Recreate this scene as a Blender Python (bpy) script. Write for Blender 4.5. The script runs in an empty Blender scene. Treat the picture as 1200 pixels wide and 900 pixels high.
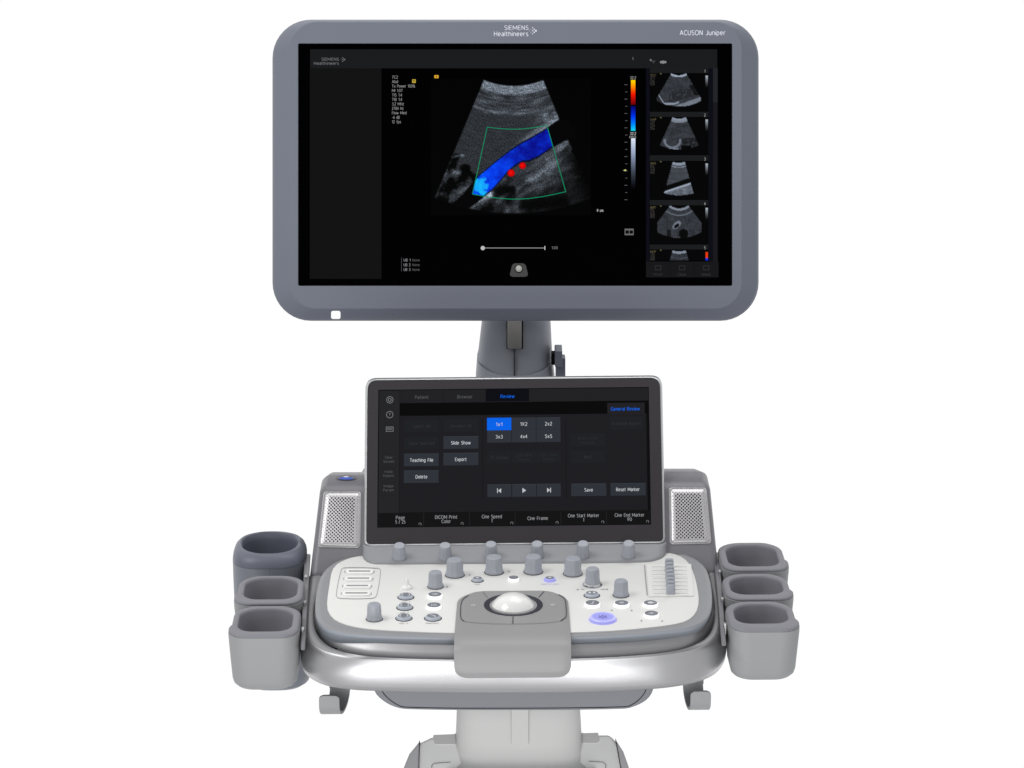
import bpy, bmesh, math, random
from mathutils import Vector, Matrix, noise
random.seed(4)
sc = bpy.context.scene
COL = sc.collection
R = math.radians

# ------------------------------------------------------------------ camera
PITCH = 17.0
CAM = Vector((0.0, -2.642, 1.989))
cam_d = bpy.data.cameras.new('camera'); cam = bpy.data.objects.new('camera', cam_d)
COL.objects.link(cam); sc.camera = cam
cam_d.lens = 96.0; cam_d.sensor_width = 36.0; cam_d.clip_start = 0.05; cam_d.clip_end = 200
cam.location = CAM; cam.rotation_euler = (R(90 - PITCH), 0, 0)

# ------------------------------------------------------------------ studio surround (white cyclorama light) and lamps
w = bpy.data.worlds.new('World'); sc.world = w; w.use_nodes = True
nt = w.node_tree; nt.nodes.clear()
tc = nt.nodes.new('ShaderNodeTexCoord'); sp = nt.nodes.new('ShaderNodeSeparateXYZ')
mr = nt.nodes.new('ShaderNodeMapRange'); mr.interpolation_type = 'SMOOTHSTEP'
mr.inputs['From Min'].default_value = 0.05; mr.inputs['From Max'].default_value = 0.55
mx = nt.nodes.new('ShaderNodeMix'); mx.data_type = 'RGBA'
mx.inputs['A'].default_value = (0.50, 0.50, 0.515, 1); mx.inputs['B'].default_value = (1.02, 1.02, 1.02, 1)
bg = nt.nodes.new('ShaderNodeBackground'); wo = nt.nodes.new('ShaderNodeOutputWorld')
nt.links.new(tc.outputs['Generated'], sp.inputs[0]); nt.links.new(sp.outputs['Y'], mr.inputs['Value'])
nt.links.new(mr.outputs[0], mx.inputs['Factor']); nt.links.new(mx.outputs['Result'], bg.inputs['Color'])
nt.links.new(bg.outputs[0], wo.inputs['Surface'])

def lamp(name, loc, target, sx, sy, power, col=(1, 1, 1)):
    d = bpy.data.lights.new(name, 'AREA'); d.shape = 'RECTANGLE'; d.size = sx; d.size_y = sy
    d.energy = power; d.color = col
    o = bpy.data.objects.new(name, d); COL.objects.link(o); o.location = loc
    o.rotation_euler = (Vector(target) - Vector(loc)).to_track_quat('-Z', 'Y').to_euler()
    return o
lamp('softbox_key', (-1.5, -0.5, 3.1), (0, 0.05, 0.95), 1.2, 1.0, 24, (1.0, 0.99, 0.97))
lamp('softbox_low', (-0.22, -1.9, 0.25), (-0.06, -0.1, 0.90), 1.8, 0.7, 20)
lamp('softbox_front', (0.1, -3.2, 1.25), (0, 0, 0.8), 1.8, 0.8, 14)
lamp('softbox_top', (0.4, 0.9, 3.4), (0, 0.1, 1.0), 1.6, 1.2, 15)

sc.view_settings.view_transform = 'Standard'; sc.view_settings.look = 'None'
sc.view_settings.exposure = 0.0; sc.view_settings.gamma = 1.0

# ------------------------------------------------------------------ frames: measured pixel -> point on a real plane
FWD = Vector((0, math.cos(R(PITCH)), -math.sin(R(PITCH)))); UPV = Vector((0, math.sin(R(PITCH)), math.cos(R(PITCH))))
RGT = Vector((1, 0, 0)); FPX = 3200.0
def ray(px, py): return FWD + RGT * ((px - 600) / FPX) - UPV * ((py - 450) / FPX)
def at_depth(px, py, d): return CAM + ray(px, py) * d
def at_y(px, py, y):
    r = ray(px, py); return CAM + r * ((y - CAM.y) / r.y)
class Frame:
    def __init__(s, o, ex, ey):
        s.o = Vector(o); s.ex = Vector(ex).normalized(); s.ez = s.ex.cross(Vector(ey)).normalized(); s.ey = s.ez.cross(s.ex)
        s.m = Matrix((s.ex, s.ey, s.ez)).transposed()
    def P(s, u, v, w=0): return s.o + s.ex * u + s.ey * v + s.ez * w
    def hit(s, px, py, w=0):
        r = ray(px, py); t = (s.o + s.ez * w - CAM).dot(s.ez) / r.dot(s.ez); return CAM + r * t
    def uv(s, px, py, w=0):
        d = s.hit(px, py, w) - s.o; return d.dot(s.ex), d.dot(s.ey)
    def loc(s, p):
        d = p - s.o; return Vector((d.dot(s.ex), d.dot(s.ey), d.dot(s.ez)))
YAW = R(1.2)
EX = Vector((math.cos(YAW), math.sin(YAW), 0)); EB = Vector((-math.sin(YAW), math.cos(YAW), 0))
UP = Vector((0, 0, 1))
D = Frame(at_depth(600, 700, 2.83), EX, EB)                       # control deck plane
sl = R(44.0)
TS = Frame(D.hit(603, 639, .012), EX, EB * math.cos(sl) + UP * math.sin(sl))   # touch panel plane
SP = Frame(D.hit(400, 653, 0), EX, EB * math.cos(sl) + UP * math.sin(sl))      # speaker tower front plane
mt = R(12.53); roll = R(0.22)
mex = Vector((math.cos(roll), 0, 0)) + Vector((0, 0, 1)) * math.sin(roll)
MO = Frame(at_depth(604, 200, 3.2), mex, Vector((0, math.sin(mt), math.cos(mt))))   # monitor face plane
ROOT_LOC = Vector((0, 0.12, 0))

# ------------------------------------------------------------------ materials
def lin(c):
    c = c / 255.0
    return c / 12.92 if c <= 0.04045 else ((c + 0.055) / 1.055) ** 2.4
def RGB(r, g, b): return (lin(r), lin(g), lin(b), 1)
def plastic(name, col, rough=0.45, spec=0.5, bump=0.06, scale=900.0, metal=0.0, coat=0.0, var=0.03):
    m = bpy.data.materials.new(name); m.use_nodes = True; n = m.node_tree; b = n.nodes['Principled BSDF']
    b.inputs['Roughness'].default_value = rough; b.inputs['Specular IOR Level'].default_value = spec
    b.inputs['Metallic'].default_value = metal; b.inputs['Coat Weight'].default_value = coat
    b.inputs['Coat Roughness'].default_value = 0.15
    t = n.nodes.new('ShaderNodeTexCoord')
    nz = n.nodes.new('ShaderNodeTexNoise'); nz.inputs['Scale'].default_value = scale; nz.inputs['Detail'].default_value = 2
    n.links.new(t.outputs['Object'], nz.inputs['Vector'])
    bp = n.nodes.new('ShaderNodeBump'); bp.inputs['Strength'].default_value = bump; bp.inputs['Distance'].default_value = 0.0004
    n.links.new(nz.outputs['Fac'], bp.inputs['Height']); n.links.new(bp.outputs['Normal'], b.inputs['Normal'])
    n2 = n.nodes.new('ShaderNodeTexNoise'); n2.inputs['Scale'].default_value = 14; n2.inputs['Detail'].default_value = 4
    n.links.new(t.outputs['Object'], n2.inputs['Vector'])
    m1 = n.nodes.new('ShaderNodeMix'); m1.data_type = 'RGBA'
    m1.inputs['A'].default_value = tuple(c * (1 - var) for c in col[:3]) + (1,)
    m1.inputs['B'].default_value = tuple(min(1, c * (1 + var)) for c in col[:3]) + (1,)
    n.links.new(n2.outputs['Fac'], m1.inputs['Factor']); n.links.new(m1.outputs['Result'], b.inputs['Base Color'])
    mr = n.nodes.new('ShaderNodeMapRange'); mr.inputs['To Min'].default_value = rough * 0.92; mr.inputs['To Max'].default_value = rough * 1.1
    n.links.new(n2.outputs['Fac'], mr.inputs['Value']); n.links.new(mr.outputs[0], b.inputs['Roughness'])
    return m
def glow(name, col, strength=1.0, base=(0, 0, 0, 1), rough=0.35, spec=0.08):
    m = bpy.data.materials.new(name); m.use_nodes = True; b = m.node_tree.nodes['Principled BSDF']
    b.inputs['Base Color'].default_value = base; b.inputs['Roughness'].default_value = rough
    b.inputs['Specular IOR Level'].default_value = spec
    b.inputs['Emission Color'].default_value = col; b.inputs['Emission Strength'].default_value = strength
    return m
_g = {}
def scr(r, g, b, spec=0.005):                                     # lit screen pixels of one colour
    k = (r, g, b, spec)
    if k not in _g: _g[k] = glow('screen_%d_%d_%d' % (r, g, b), RGB(r, g, b), spec=spec)
    return _g[k]
M = {}
M['bezel']   = plastic('monitor_grey_paint', RGB(114, 119, 131), 0.5, 0.35)
M['neck']    = plastic('arm_grey_paint', RGB(146, 150, 158), 0.45, 0.4)
M['dark']    = plastic('dark_grey_plastic', RGB(118, 117, 122), 0.36, 0.4)
M['deck']    = plastic('deck_grey_plastic', RGB(143, 144, 147), 0.45, 0.4)
M['white']   = plastic('white_faceplate', RGB(227, 227, 224), 0.5, 0.35, var=0.012)
M['knob']    = plastic('knob_grey_plastic', RGB(162, 166, 174), 0.42, 0.45)
M['button']  = plastic('button_grey_plastic', RGB(126, 130, 138), 0.4, 0.45)
M['flange']  = plastic('button_rim_plastic', RGB(176, 183, 194), 0.35, 0.5)
M['cup']     = plastic('holder_grey_plastic', RGB(150, 151, 152), 0.5, 0.35)
M['liner']   = plastic('holder_liner_rubber', RGB(130, 130, 136), 0.55, 0.3)
M['cap']     = plastic('warmer_cap_plastic', RGB(100, 104, 116), 0.4, 0.4)
M['palm']    = plastic('palm_rest_grey', RGB(153, 153, 153), 0.42, 0.4)
M['silver']  = plastic('silver_paint', (0.60, 0.60, 0.61, 1), 0.37, 0.5, bump=0.12, scale=1400, metal=0.92, var=0.02)
M['trim']    = plastic('bluish_trim', RGB(152, 158, 166), 0.4, 0.45)
M['rimtop']  = plastic('rim_top_grey', (0.30, 0.30, 0.31, 1), 0.42, 0.5, metal=0.6)
M['slot']    = plastic('pale_slot_grey', RGB(192, 192, 190), 0.5, 0.3, bump=0)
M['groove']  = plastic('satin_groove_paint', (0.42, 0.42, 0.43, 1), 0.42, 0.5, bump=0.12, scale=1400, metal=0.9, var=0.02)
M['mesh']    = plastic('grille_metal', (0.60, 0.59, 0.60, 1), 0.42, 0.5, metal=0.95, bump=0.02)
M['edge']    = plastic('touch_frame_silver', (0.55, 0.56, 0.57, 1), 0.32, 0.5, metal=0.8)
M['tbezel']  = plastic('touch_bezel_dark', RGB(44, 41, 44), 0.32, 0.4, bump=0.0, var=0.01)
M['column']  = plastic('column_light_grey', RGB(200, 200, 198), 0.5, 0.35)
M['basep']   = plastic('base_grey_lightened', RGB(232, 232, 230), 0.5, 0.35)  # column plastic with lightened colour, offsets the shade beneath the console
M['bumper']  = plastic('bumper_grey', RGB(184, 184, 186), 0.5, 0.35)
M['paddle']  = plastic('paddle_white', RGB(246, 246, 244), 0.4, 0.4, bump=0)
M['warmer']  = plastic('warmer_body_grey', RGB(122, 126, 134), 0.45, 0.4)
M['litrim']  = glow('lit_pale_violet_rim', RGB(180, 182, 252), 0.6, RGB(150, 150, 200), 0.3, 0.4)
M['tray']    = plastic('tray_grey_plastic', RGB(128, 130, 136), 0.5, 0.35)
M['steel']   = plastic('bracket_steel', (0.36, 0.35, 0.335, 1), 0.42, 0.5, metal=0.85, bump=0.1, scale=500)
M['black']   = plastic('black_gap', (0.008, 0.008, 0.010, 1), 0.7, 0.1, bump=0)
M['ring']    = plastic('dark_ring_plastic', RGB(58, 57, 66), 0.35, 0.4)
M['line']    = plastic('panel_line_grey', RGB(152, 152, 152), 0.6, 0.2, bump=0)
M['print']   = plastic('printed_grey_ink', RGB(120, 122, 128), 0.6, 0.2, bump=0)
M['ink']     = plastic('printed_white_ink', RGB(225, 228, 238), 0.6, 0.2, bump=0)
M['iconink'] = plastic('icon_white_ink', RGB(215, 217, 222), 0.6, 0.2, bump=0)
M['ball']    = plastic('trackball_white', RGB(238, 238, 235), 0.16, 0.5, bump=0, coat=0.4, var=0.0)
M['lit']     = glow('lit_white_plastic', (1, 1, 1, 1), 0.55, (0.75, 0.75, 0.75, 1))
M['litblue'] = glow('lit_violet_plastic', RGB(142, 142, 226), 0.62, RGB(136, 136, 180), 0.3, 0.4)
M['blueink'] = glow('violet_print', RGB(110, 115, 200), 0.3, RGB(100, 105, 170))
M['darkink'] = plastic('dark_violet_ink', RGB(70, 70, 140), 0.5, 0.2, bump=0)

# ------------------------------------------------------------------ mesh builder
ORG = {}
class MB:
    def __init__(s): s.v = []; s.f = []; s.mi = []; s.mats = []
    def mat(s, m):
        if m not in s.mats: s.mats.append(m)
        return s.mats.index(m)
    def add(s, verts, faces, m):
        o = len(s.v); s.v += [Vector(p) for p in verts]; i = s.mat(m)
        for f in faces: s.f.append([o + k for k in f]); s.mi.append(i)
    def loft(s, rings, m, closed=True, cap0=False, cap1=False, mrow=None):
        n = len(rings[0]); o = len(s.v)
        for r in rings: s.v += [Vector(p) for p in r]
        for a in range(len(rings) - 1):
            i = s.mat(mrow[a] if mrow else m)
            for k in range(n if closed else n - 1):
                k2 = (k + 1) % n
                s.f.append([o + a*n + k, o + a*n + k2, o + (a+1)*n + k2, o + (a+1)*n + k]); s.mi.append(i)
        if cap0: s.f.append([o + k for k in range(n)][::-1]); s.mi.append(s.mat(mrow[0] if mrow else m))
        if cap1: s.f.append([o + (len(rings)-1)*n + k for k in range(n)]); s.mi.append(s.mat(mrow[-1] if mrow else m))
    def slab(s, fr, pts, w0, w1, m, side=None):                   # pts: world points on w=w1 (top); extruded down to w0
        top = [Vector(p) for p in pts]; bot = [p + fr.ez * (w0 - w1) for p in top]
        s.loft([bot, top], side or m, cap0=True)
        s.add(top, [list(range(len(top)))], m)
    def build(s, name, parent=None, bevel=0, seg=3, angle=35, flip=None, label=None, solid=0, up=None):
        me = bpy.data.meshes.new(name)
        c = sum(s.v, Vector()) / max(1, len(s.v))
        me.from_pydata([p - c for p in s.v], [], s.f)
        for m in s.mats: me.materials.append(m)
        for p, i in zip(me.polygons, s.mi): p.material_index = i; p.use_smooth = True
        bm = bmesh.new(); bm.from_mesh(me); bmesh.ops.remove_doubles(bm, verts=bm.verts, dist=1e-6)
        if flip is None: bmesh.ops.recalc_face_normals(bm, faces=bm.faces)
        elif flip: bmesh.ops.reverse_faces(bm, faces=bm.faces)
        if up is not None and sum((f.normal * f.calc_area() for f in bm.faces), Vector()).dot(up) < 0: bmesh.ops.reverse_faces(bm, faces=bm.faces)
        bm.to_mesh(me); bm.free()
        me.validate(); me.update()
        me.set_sharp_from_angle(angle=R(angle))
        o = bpy.data.objects.new(name, me); COL.objects.link(o)
        if parent is not None:
            o.parent = parent; o.location = c - ORG[parent]
        else: o.location = c
        ORG[o] = c
        if solid:
            md = o.modifiers.new('solid', 'SOLIDIFY'); md.thickness = solid; md.offset = -1
        if bevel:
            md = o.modifiers.new('bevel', 'BEVEL'); md.width = bevel; md.segments = seg
            md.limit_method = 'ANGLE'; md.angle_limit = R(32); md.harden_normals = True
        if label: o['label'] = label
        return o

def copy_part(src, parent, world_c, label=None):
    o = src.copy(); COL.objects.link(o); o.parent = parent; o.location = world_c - ORG[parent]; ORG[o] = world_c
    if label: o['label'] = label
    return o

def resample(pts, n, closed=False, smooth=True):
    P = [Vector((p[0], p[1], 0)) for p in pts]
    if smooth:
        Q = []; m = len(P)
        rng = range(m if closed else m - 1)
        for i in rng:
            if closed: p0, p1, p2, p3 = P[i-1], P[i], P[(i+1) % m], P[(i+2) % m]
            else: p0, p1, p2, p3 = P[max(i-1, 0)], P[i], P[i+1], P[min(i+2, m-1)]
            for k in range(8):
                t = k / 8
                # centripetal-ish Catmull-Rom with damped tangents
                d = (p2 - p1).length
                a = (p2 - p0); b = (p3 - p1)
                t1 = a * (d / max(1e-6, (p1-p0).length + d)); t2 = b * (d / max(1e-6, (p3-p2).length + d))
                h1 = 2*t**3 - 3*t**2 + 1; h2 = t**3 - 2*t**2 + t; h3 = -2*t**3 + 3*t**2; h4 = t**3 - t**2
                Q.append(p1*h1 + t1*h2 + p2*h3 + t2*h4)
        if not closed: Q.append(P[-1])
        P = Q
    if closed: P = P + [P[0]]
    L = [0]
    for a, b in zip(P, P[1:]): L.append(L[-1] + (b - a).length)
    out = []; j = 0; N = n if closed else n - 1
    for i in range(n):
        s = L[-1] * i / N
        while j < len(L) - 2 and L[j+1] < s: j += 1
        t = (s - L[j]) / max(1e-9, L[j+1] - L[j]); q = P[j].lerp(P[j+1], min(1, t)); out.append((q.x, q.y))
    return out

def rrect(x0, y0, x1, y1, r, n=8):                               # rounded rectangle in any 2D space
    out = []
    sx = 1 if x1 > x0 else -1; sy = 1 if y1 > y0 else -1
    if not isinstance(r, (tuple, list)): r = (r,) * 4
    cs = [(x0, y0, 1, 1, 180), (x1, y0, -1, 1, 270), (x1, y1, -1, -1, 0), (x0, y1, 1, -1, 90)]
    for (cx, cy, dx, dy, a0), rr in zip(cs, r):
        for k in range(n + 1):
            a = R(a0 + 90 * k / n)
            out.append((cx + sx*dx*rr + sx*rr*math.cos(a), cy + sy*dy*rr + sy*rr*math.sin(a)))
    return out
def hits(fr, pts, w=0): return [fr.hit(x, y, w) for x, y in pts]
def locs(fr, pts, w=0): return [fr.P(u, v, w) for u, v in pts]
def rect(mb, fr, x0, y0, x1, y1, w, m, x0b=None, x1b=None):
    q = [(x0, y0), (x1, y0), (x1b if x1b is not None else x1, y1), (x0b if x0b is not None else x0, y1)]
    mb.add(hits(fr, q, w), [[3, 2, 1, 0]], m)
def frame_rect(mb, fr, x0, y0, x1, y1, t, w, m):
    rect(mb, fr, x0, y0, x1, y0+t, w, m); rect(mb, fr, x0, y1-t, x1, y1, w, m)
    rect(mb, fr, x0, y0+t, x0+t, y1-t, w, m); rect(mb, fr, x1-t, y0+t, x1, y1-t, w, m)
def stroke(mb, fr, pts, t, w, m, closed=False):                  # thin flat line through pixel points
    n = len(pts); L = []; Rr = []
    for i in range(n):
        a = pts[i-1] if (i or closed) else pts[i]; b = pts[(i+1) % n] if (i < n-1 or closed) else pts[i]
        dx, dy = b[0]-a[0], b[1]-a[1]; l = math.hypot(dx, dy) or 1; nx, ny = -dy/l*t/2, dx/l*t/2
        L.append((pts[i][0]+nx, pts[i][1]+ny)); Rr.append((pts[i][0]-nx, pts[i][1]-ny))
    if closed: L.append(L[0]); Rr.append(Rr[0])
    mb.loft([hits(fr, L, w), hits(fr, Rr, w)], m, closed=False)
def disc(mb, fr, px, py, r, w, m, ry=None, n=20):
    ry = r if ry is None else ry
    mb.add(hits(fr, [(px + r*math.cos(2*math.pi*k/n), py - ry*math.sin(2*math.pi*k/n)) for k in range(n)], w), [list(range(n))], m)
def lathe(mb, fr, cu, cv, prof, m, seg=36, rf=None, mrow=None, cap=True, bottom=False):
    rings = []
    for i, (r, w) in enumerate(prof):
        rings.append([fr.P(cu + r*(rf(2*math.pi*k/seg, i) if rf else 1)*math.cos(2*math.pi*k/seg),
                           cv + r*(rf(2*math.pi*k/seg, i) if rf else 1)*math.sin(2*math.pi*k/seg), w) for k in range(seg)])
    mb.loft(rings, m, cap0=bottom, cap1=cap, mrow=mrow)

# lettering: a sans alphabet of pen strokes (cap height 1, tall x-height), each stroke a thin flat ribbon on its surface
def _a(cx, cy, rx, ry, a0, a1, n=9): return [(cx + rx*math.cos(R(a0 + (a1-a0)*k/n)), cy + ry*math.sin(R(a0 + (a1-a0)*k/n))) for k in range(n+1)]
XH = .73
GL = {
 'A': (.64, [[(0, 0), (.32, 1), (.64, 0)], [(.12, .34), (.52, .34)]]),
 'B': (.52, [[(0, 0), (0, 1), (.3, 1)] + _a(.3, .77, .17, .23, 90, -90, 6) + [(0, .54)], [(.3, .54)] + _a(.32, .27, .2, .27, 90, -90, 6) + [(0, 0)]]),
 'C': (.58, [_a(.38, .5, .38, .5, 52, 308, 12)]), 'D': (.6, [[(0, 0), (0, 1), (.2, 1)] + _a(.2, .5, .4, .5, 90, -90, 10) + [(0, 0)]]),
 'E': (.46, [[(.46, 0), (0, 0), (0, 1), (.46, 1)], [(0, .53), (.42, .53)]]), 'F': (.44, [[(0, 0), (0, 1), (.44, 1)], [(0, .5), (.4, .5)]]),
 'G': (.62, [_a(.38, .5, .38, .5, 52, 290, 12) + [(.62, .12), (.62, .48), (.4, .48)]]), 'H': (.56, [[(0, 0), (0, 1)], [(.56, 0), (.56, 1)], [(0, .52), (.56, .52)]]),
 'I': (.0, [[(0, 0), (0, 1)]]), 'J': (.36, [[(.36, 1), (.36, .25)] + _a(.18, .22, .18, .22, 0, -150, 5)]), 'K': (.54, [[(0, 0), (0, 1)], [(.5, 1), (.02, .48), (.54, 0)]]),
 'L': (.42, [[(0, 1), (0, 0), (.42, 0)]]), 'M': (.80, [[(0, 0), (.02, 1), (.40, .22), (.78, 1), (.80, 0)]]), 'N': (.56, [[(0, 0), (0, 1), (.56, 0), (.56, 1)]]),
 'O': (.74, [_a(.37, .5, .37, .5, 0, 360, 16)]), 'P': (.48, [[(0, 0), (0, 1), (.26, 1)] + _a(.26, .73, .22, .27, 90, -90, 7) + [(0, .46)]]),
 'R': (.52, [[(0, 0), (0, 1), (.26, 1)] + _a(.26, .75, .2, .25, 90, -90, 7) + [(0, .5)], [(.24, .5), (.52, 0)]]),
 'S': (.46, [_a(.24, .75, .22, .25, 40, 250, 8) + _a(.22, .25, .24, .26, 70, -140, 8)]), 'T': (.56, [[(0, 1), (.56, 1)], [(.28, 1), (.28, 0)]]),
 'U': (.56, [[(0, 1), (0, .3)] + _a(.28, .28, .28, .28, 180, 360, 8) + [(.56, 1)]]), 'W': (.88, [[(0, 1), (.2, 0), (.44, .95), (.68, 0), (.88, 1)]]), 'X': (.56, [[(0, 0), (.56, 1)], [(0, 1), (.56, 0)]]),
 'a': (.42, [_a(.21, .5, .2, .23, 140, 0, 5) + [(.42, 0)], [(.42, .42), (.2, .40)] + _a(.17, .2, .17, .2, 90, 300, 6) + [(.42, .2)]]),
 'b': (.46, [[(0, 1), (0, 0)], _a(.22, .36, .24, .36, 180, -180, 12)]), 'c': (.36, [_a(.25, .365, .25, .365, 48, 312, 9)]), 'd': (.46, [[(.46, 1), (.46, 0)], _a(.24, .36, .24, .36, 0, 360, 12)]),
 'e': (.46, [[(.02, .38), (.46, .38)] + _a(.235, .365, .235, .365, 0, 312, 11)]), 'f': (.3, [[(.32, 1)] + _a(.26, .82, .14, .18, 100, 180, 4) + [(.12, 0)], [(0, XH), (.3, XH)]]),
 'g': (.46, [_a(.23, .36, .23, .36, 0, 360, 12), [(.46, XH), (.46, -.05)] + _a(.24, -.05, .22, .2, 0, -150, 5)]), 'h': (.44, [[(0, 0), (0, 1)], [(0, .45)] + _a(.22, .49, .22, .24, 180, 0, 6) + [(.44, 0)]]),
 'i': (.0, [[(0, 0), (0, XH)], [(0, .90), (0, 1.02)]]), 'k': (.4, [[(0, 0), (0, 1)], [(.38, XH), (.02, .36), (.4, 0)]]), 'l': (.0, [[(0, 0), (0, 1)]]),
 'm': (.74, [[(0, 0), (0, XH)], [(0, .5)] + _a(.185, .53, .185, .2, 180, 0, 5) + [(.37, 0)], [(.37, .5)] + _a(.555, .53, .185, .2, 180, 0, 5) + [(.74, 0)]]),
 'n': (.44, [[(0, 0), (0, XH)], [(0, .45)] + _a(.22, .49, .22, .24, 180, 0, 6) + [(.44, 0)]]), 'o': (.48, [_a(.24, .365, .24, .365, 0, 360, 14)]),
 'p': (.46, [[(0, XH), (0, -.27)], _a(.22, .36, .24, .36, 180, -180, 12)]), 'r': (.28, [[(0, 0), (0, XH)], [(0, .42)] + _a(.24, .47, .24, .26, 170, 75, 4)]),
 's': (.36, [_a(.19, .55, .17, .18, 40, 250, 6) + _a(.17, .18, .19, .185, 70, -140, 6)]), 't': (.3, [[(.12, .98), (.12, .15)] + _a(.26, .16, .14, .16, 190, 280, 4), [(0, XH), (.3, XH)]]),
 'u': (.44, [[(0, XH), (0, .24)] + _a(.22, .24, .22, .24, 180, 360, 6), [(.44, XH), (.44, 0)]]), 'v': (.44, [[(0, XH), (.22, 0), (.44, XH)]]), 'w': (.68, [[(0, XH), (.17, 0), (.34, .68), (.51, 0), (.68, XH)]]),
 'x': (.42, [[(0, 0), (.42, XH)], [(0, XH), (.42, 0)]]), 'z': (.38, [[(0, XH), (.38, XH), (0, 0), (.38, 0)]]),
 '0': (.5, [_a(.25, .5, .25, .5, 0, 360, 14)]), '1': (.22, [[(0, .78), (.22, 1), (.22, 0)]]), '2': (.46, [_a(.23, .74, .22, .26, 160, -30, 7) + [(0, 0), (.46, 0)]]),
 '3': (.46, [_a(.21, .76, .21, .24, 150, -85, 7) , _a(.22, .27, .24, .27, 85, -150, 8)]), '4': (.52, [[(.38, 0), (.38, 1), (0, .28), (.52, .28)]]),
 '5': (.44, [[(.42, 1), (.06, 1), (.03, .58)] + _a(.2, .31, .24, .32, 110, -140, 8)]), '6': (.48, [[(.4, 1), (.12, .66), (0, .36)] + _a(.24, .3, .24, .3, 180, 540, 12)]),
 '7': (.46, [[(0, 1), (.46, 1), (.14, 0)]]), '8': (.48, [_a(.24, .76, .2, .24, -90, 270, 10), _a(.24, .26, .24, .26, 90, 450, 11)]), '9': (.48, [_a(.24, .7, .24, .3, 0, 360, 12), [(.48, .66), (.4, .3), (.1, 0)]]),
 '/': (.3, [[(0, -.05), (.3, 1.05)]]), '?': (.36, [_a(.18, .78, .18, .22, 160, -60, 6) + [(.18, .42), (.18, .28)], [(.18, .06), (.18, -.04)]]), '.': (.0, [[(0, -.04), (0, .1)]]),
 '-': (.3, [[(0, .42), (.3, .42)]]), '%': (.7, [_a(.15, .78, .15, .22, 0, 360, 8), _a(.55, .22, .15, .22, 0, 360, 8), [(.12, 0), (.58, 1)]]),
 '&': (.56, [[(.56, 0), (.14, .62)] + _a(.26, .8, .15, .2, 210, -50, 7) + _a(.2, .24, .2, .24, 130, 300, 6) + [(.52, .44)]]),
}
def text(mb, fr, s, px, py, width, cap_px, w, m, align='c', wt=.15):  # px,py: baseline position; width and cap height in pixels
    gap = .24; tot = 0
    for ch in s: tot += (.34 if ch == ' ' else GL[ch][0]) + gap
    tot -= gap
    xs = (width - wt*cap_px) / max(.05, tot) if width else cap_px
    if tot < .3: xs = cap_px*.8
    ww = tot*xs + wt*cap_px
    x = px + wt*cap_px/2 - (ww/2 if align == 'c' else (ww if align == 'r' else 0)); k = 0
    for ch in s:
        if ch == ' ': x += (.34 + gap)*xs; continue
        gw, st = GL[ch]
        for pl in st:
            q = [(x + a*xs, py - b*cap_px) for a, b in pl]; run = [q[0]]
            for i in range(1, len(q)):
                run.append(q[i])
                if i < len(q) - 1:
                    ax, ay = q[i][0]-q[i-1][0], q[i][1]-q[i-1][1]; bx, by = q[i+1][0]-q[i][0], q[i+1][1]-q[i][1]
                    if ax*bx + ay*by > -.15*math.hypot(ax, ay)*math.hypot(bx, by): continue
                k += 1; stroke(mb, fr, run, wt*cap_px, w + 1.2e-5*(k % 5), m); run = [q[i]]
        x += (gw + gap)*xs

# ------------------------------------------------------------------ the machine (root)
root = bpy.data.objects.new('ultrasound_machine', None); COL.objects.link(root)
root.location = ROOT_LOC; ORG[root] = ROOT_LOC
root['label'] = 'grey and white ultrasound machine with large monitor above a tilted touchscreen and control console'
root['category'] = 'ultrasound machine'

# ================================================================== MONITOR
def ring_px(x0, y0, x1, y1, r, w): return hits(MO, rrect(x0, y0, x1, y1, r, 10), w)
mb = MB()
ops = (349.5, 51, 858, 335, 2)
mb.loft([ring_px(*ops, -.004), ring_px(*ops, -.0006), ring_px(348.9, 50.4, 858.6, 335.6, 2.5, 0),
         ring_px(339.5, 26.6, 869, 361.5, 31, .0), ring_px(338.5, 25.2, 870, 363, 32, -.0008),
         ring_px(321.5, 23.8, 887, 374, 43, -.0135), ring_px(319.3, 23, 889, 376, 45, -.018),
         ring_px(319.3, 23, 889, 376, 45, -.034), ring_px(322, 26, 886, 373, 44, -.040),
         ring_px(360, 60, 850, 340, 40, -.062)], M['bezel'], cap1=True)
monitor = mb.build('monitor', root, angle=24)
# screen
mb = MB()
K = scr(1, 1, 2)
W = -.0005
mb.add(hits(MO, [(349.5, 335), (858, 335), (858, 51), (349.5, 51)], -.0012), [[0, 1, 2, 3]], K)
rect(mb, MO, 363.5, 57.8, 840.5, 80, -.0009, scr(27, 28, 30))
rect(mb, MO, 363, 80, 447, 326.8, -.0009, scr(19, 19, 20))
rect(mb, MO, 757, 80, 835.6, 306.5, -.0009, scr(13, 14, 22))
rect(mb, MO, 761.5, 80, 830, 306.5, -.0007, scr(1, 1, 2))
for y0, y1 in ((80, 85.6), (131, 137), (182, 188.5), (234.3, 240.6), (286.5, 292.3)):
    rect(mb, MO, 761.5, y0, 830, y1, W, scr(28, 29, 30))
rect(mb, MO, 835.6, 80, 841, 306.5, -.0007, scr(26, 25, 29))
rect(mb, MO, 835.6, 80, 841, 120, W, scr(36, 37, 40))
rect(mb, MO, 757, 306.5, 842, 325, -.0009, scr(24, 24, 26))
for x in (785, 813): rect(mb, MO, x, 307.5, x+.6, 324, W, scr(16, 16, 18))
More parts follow.
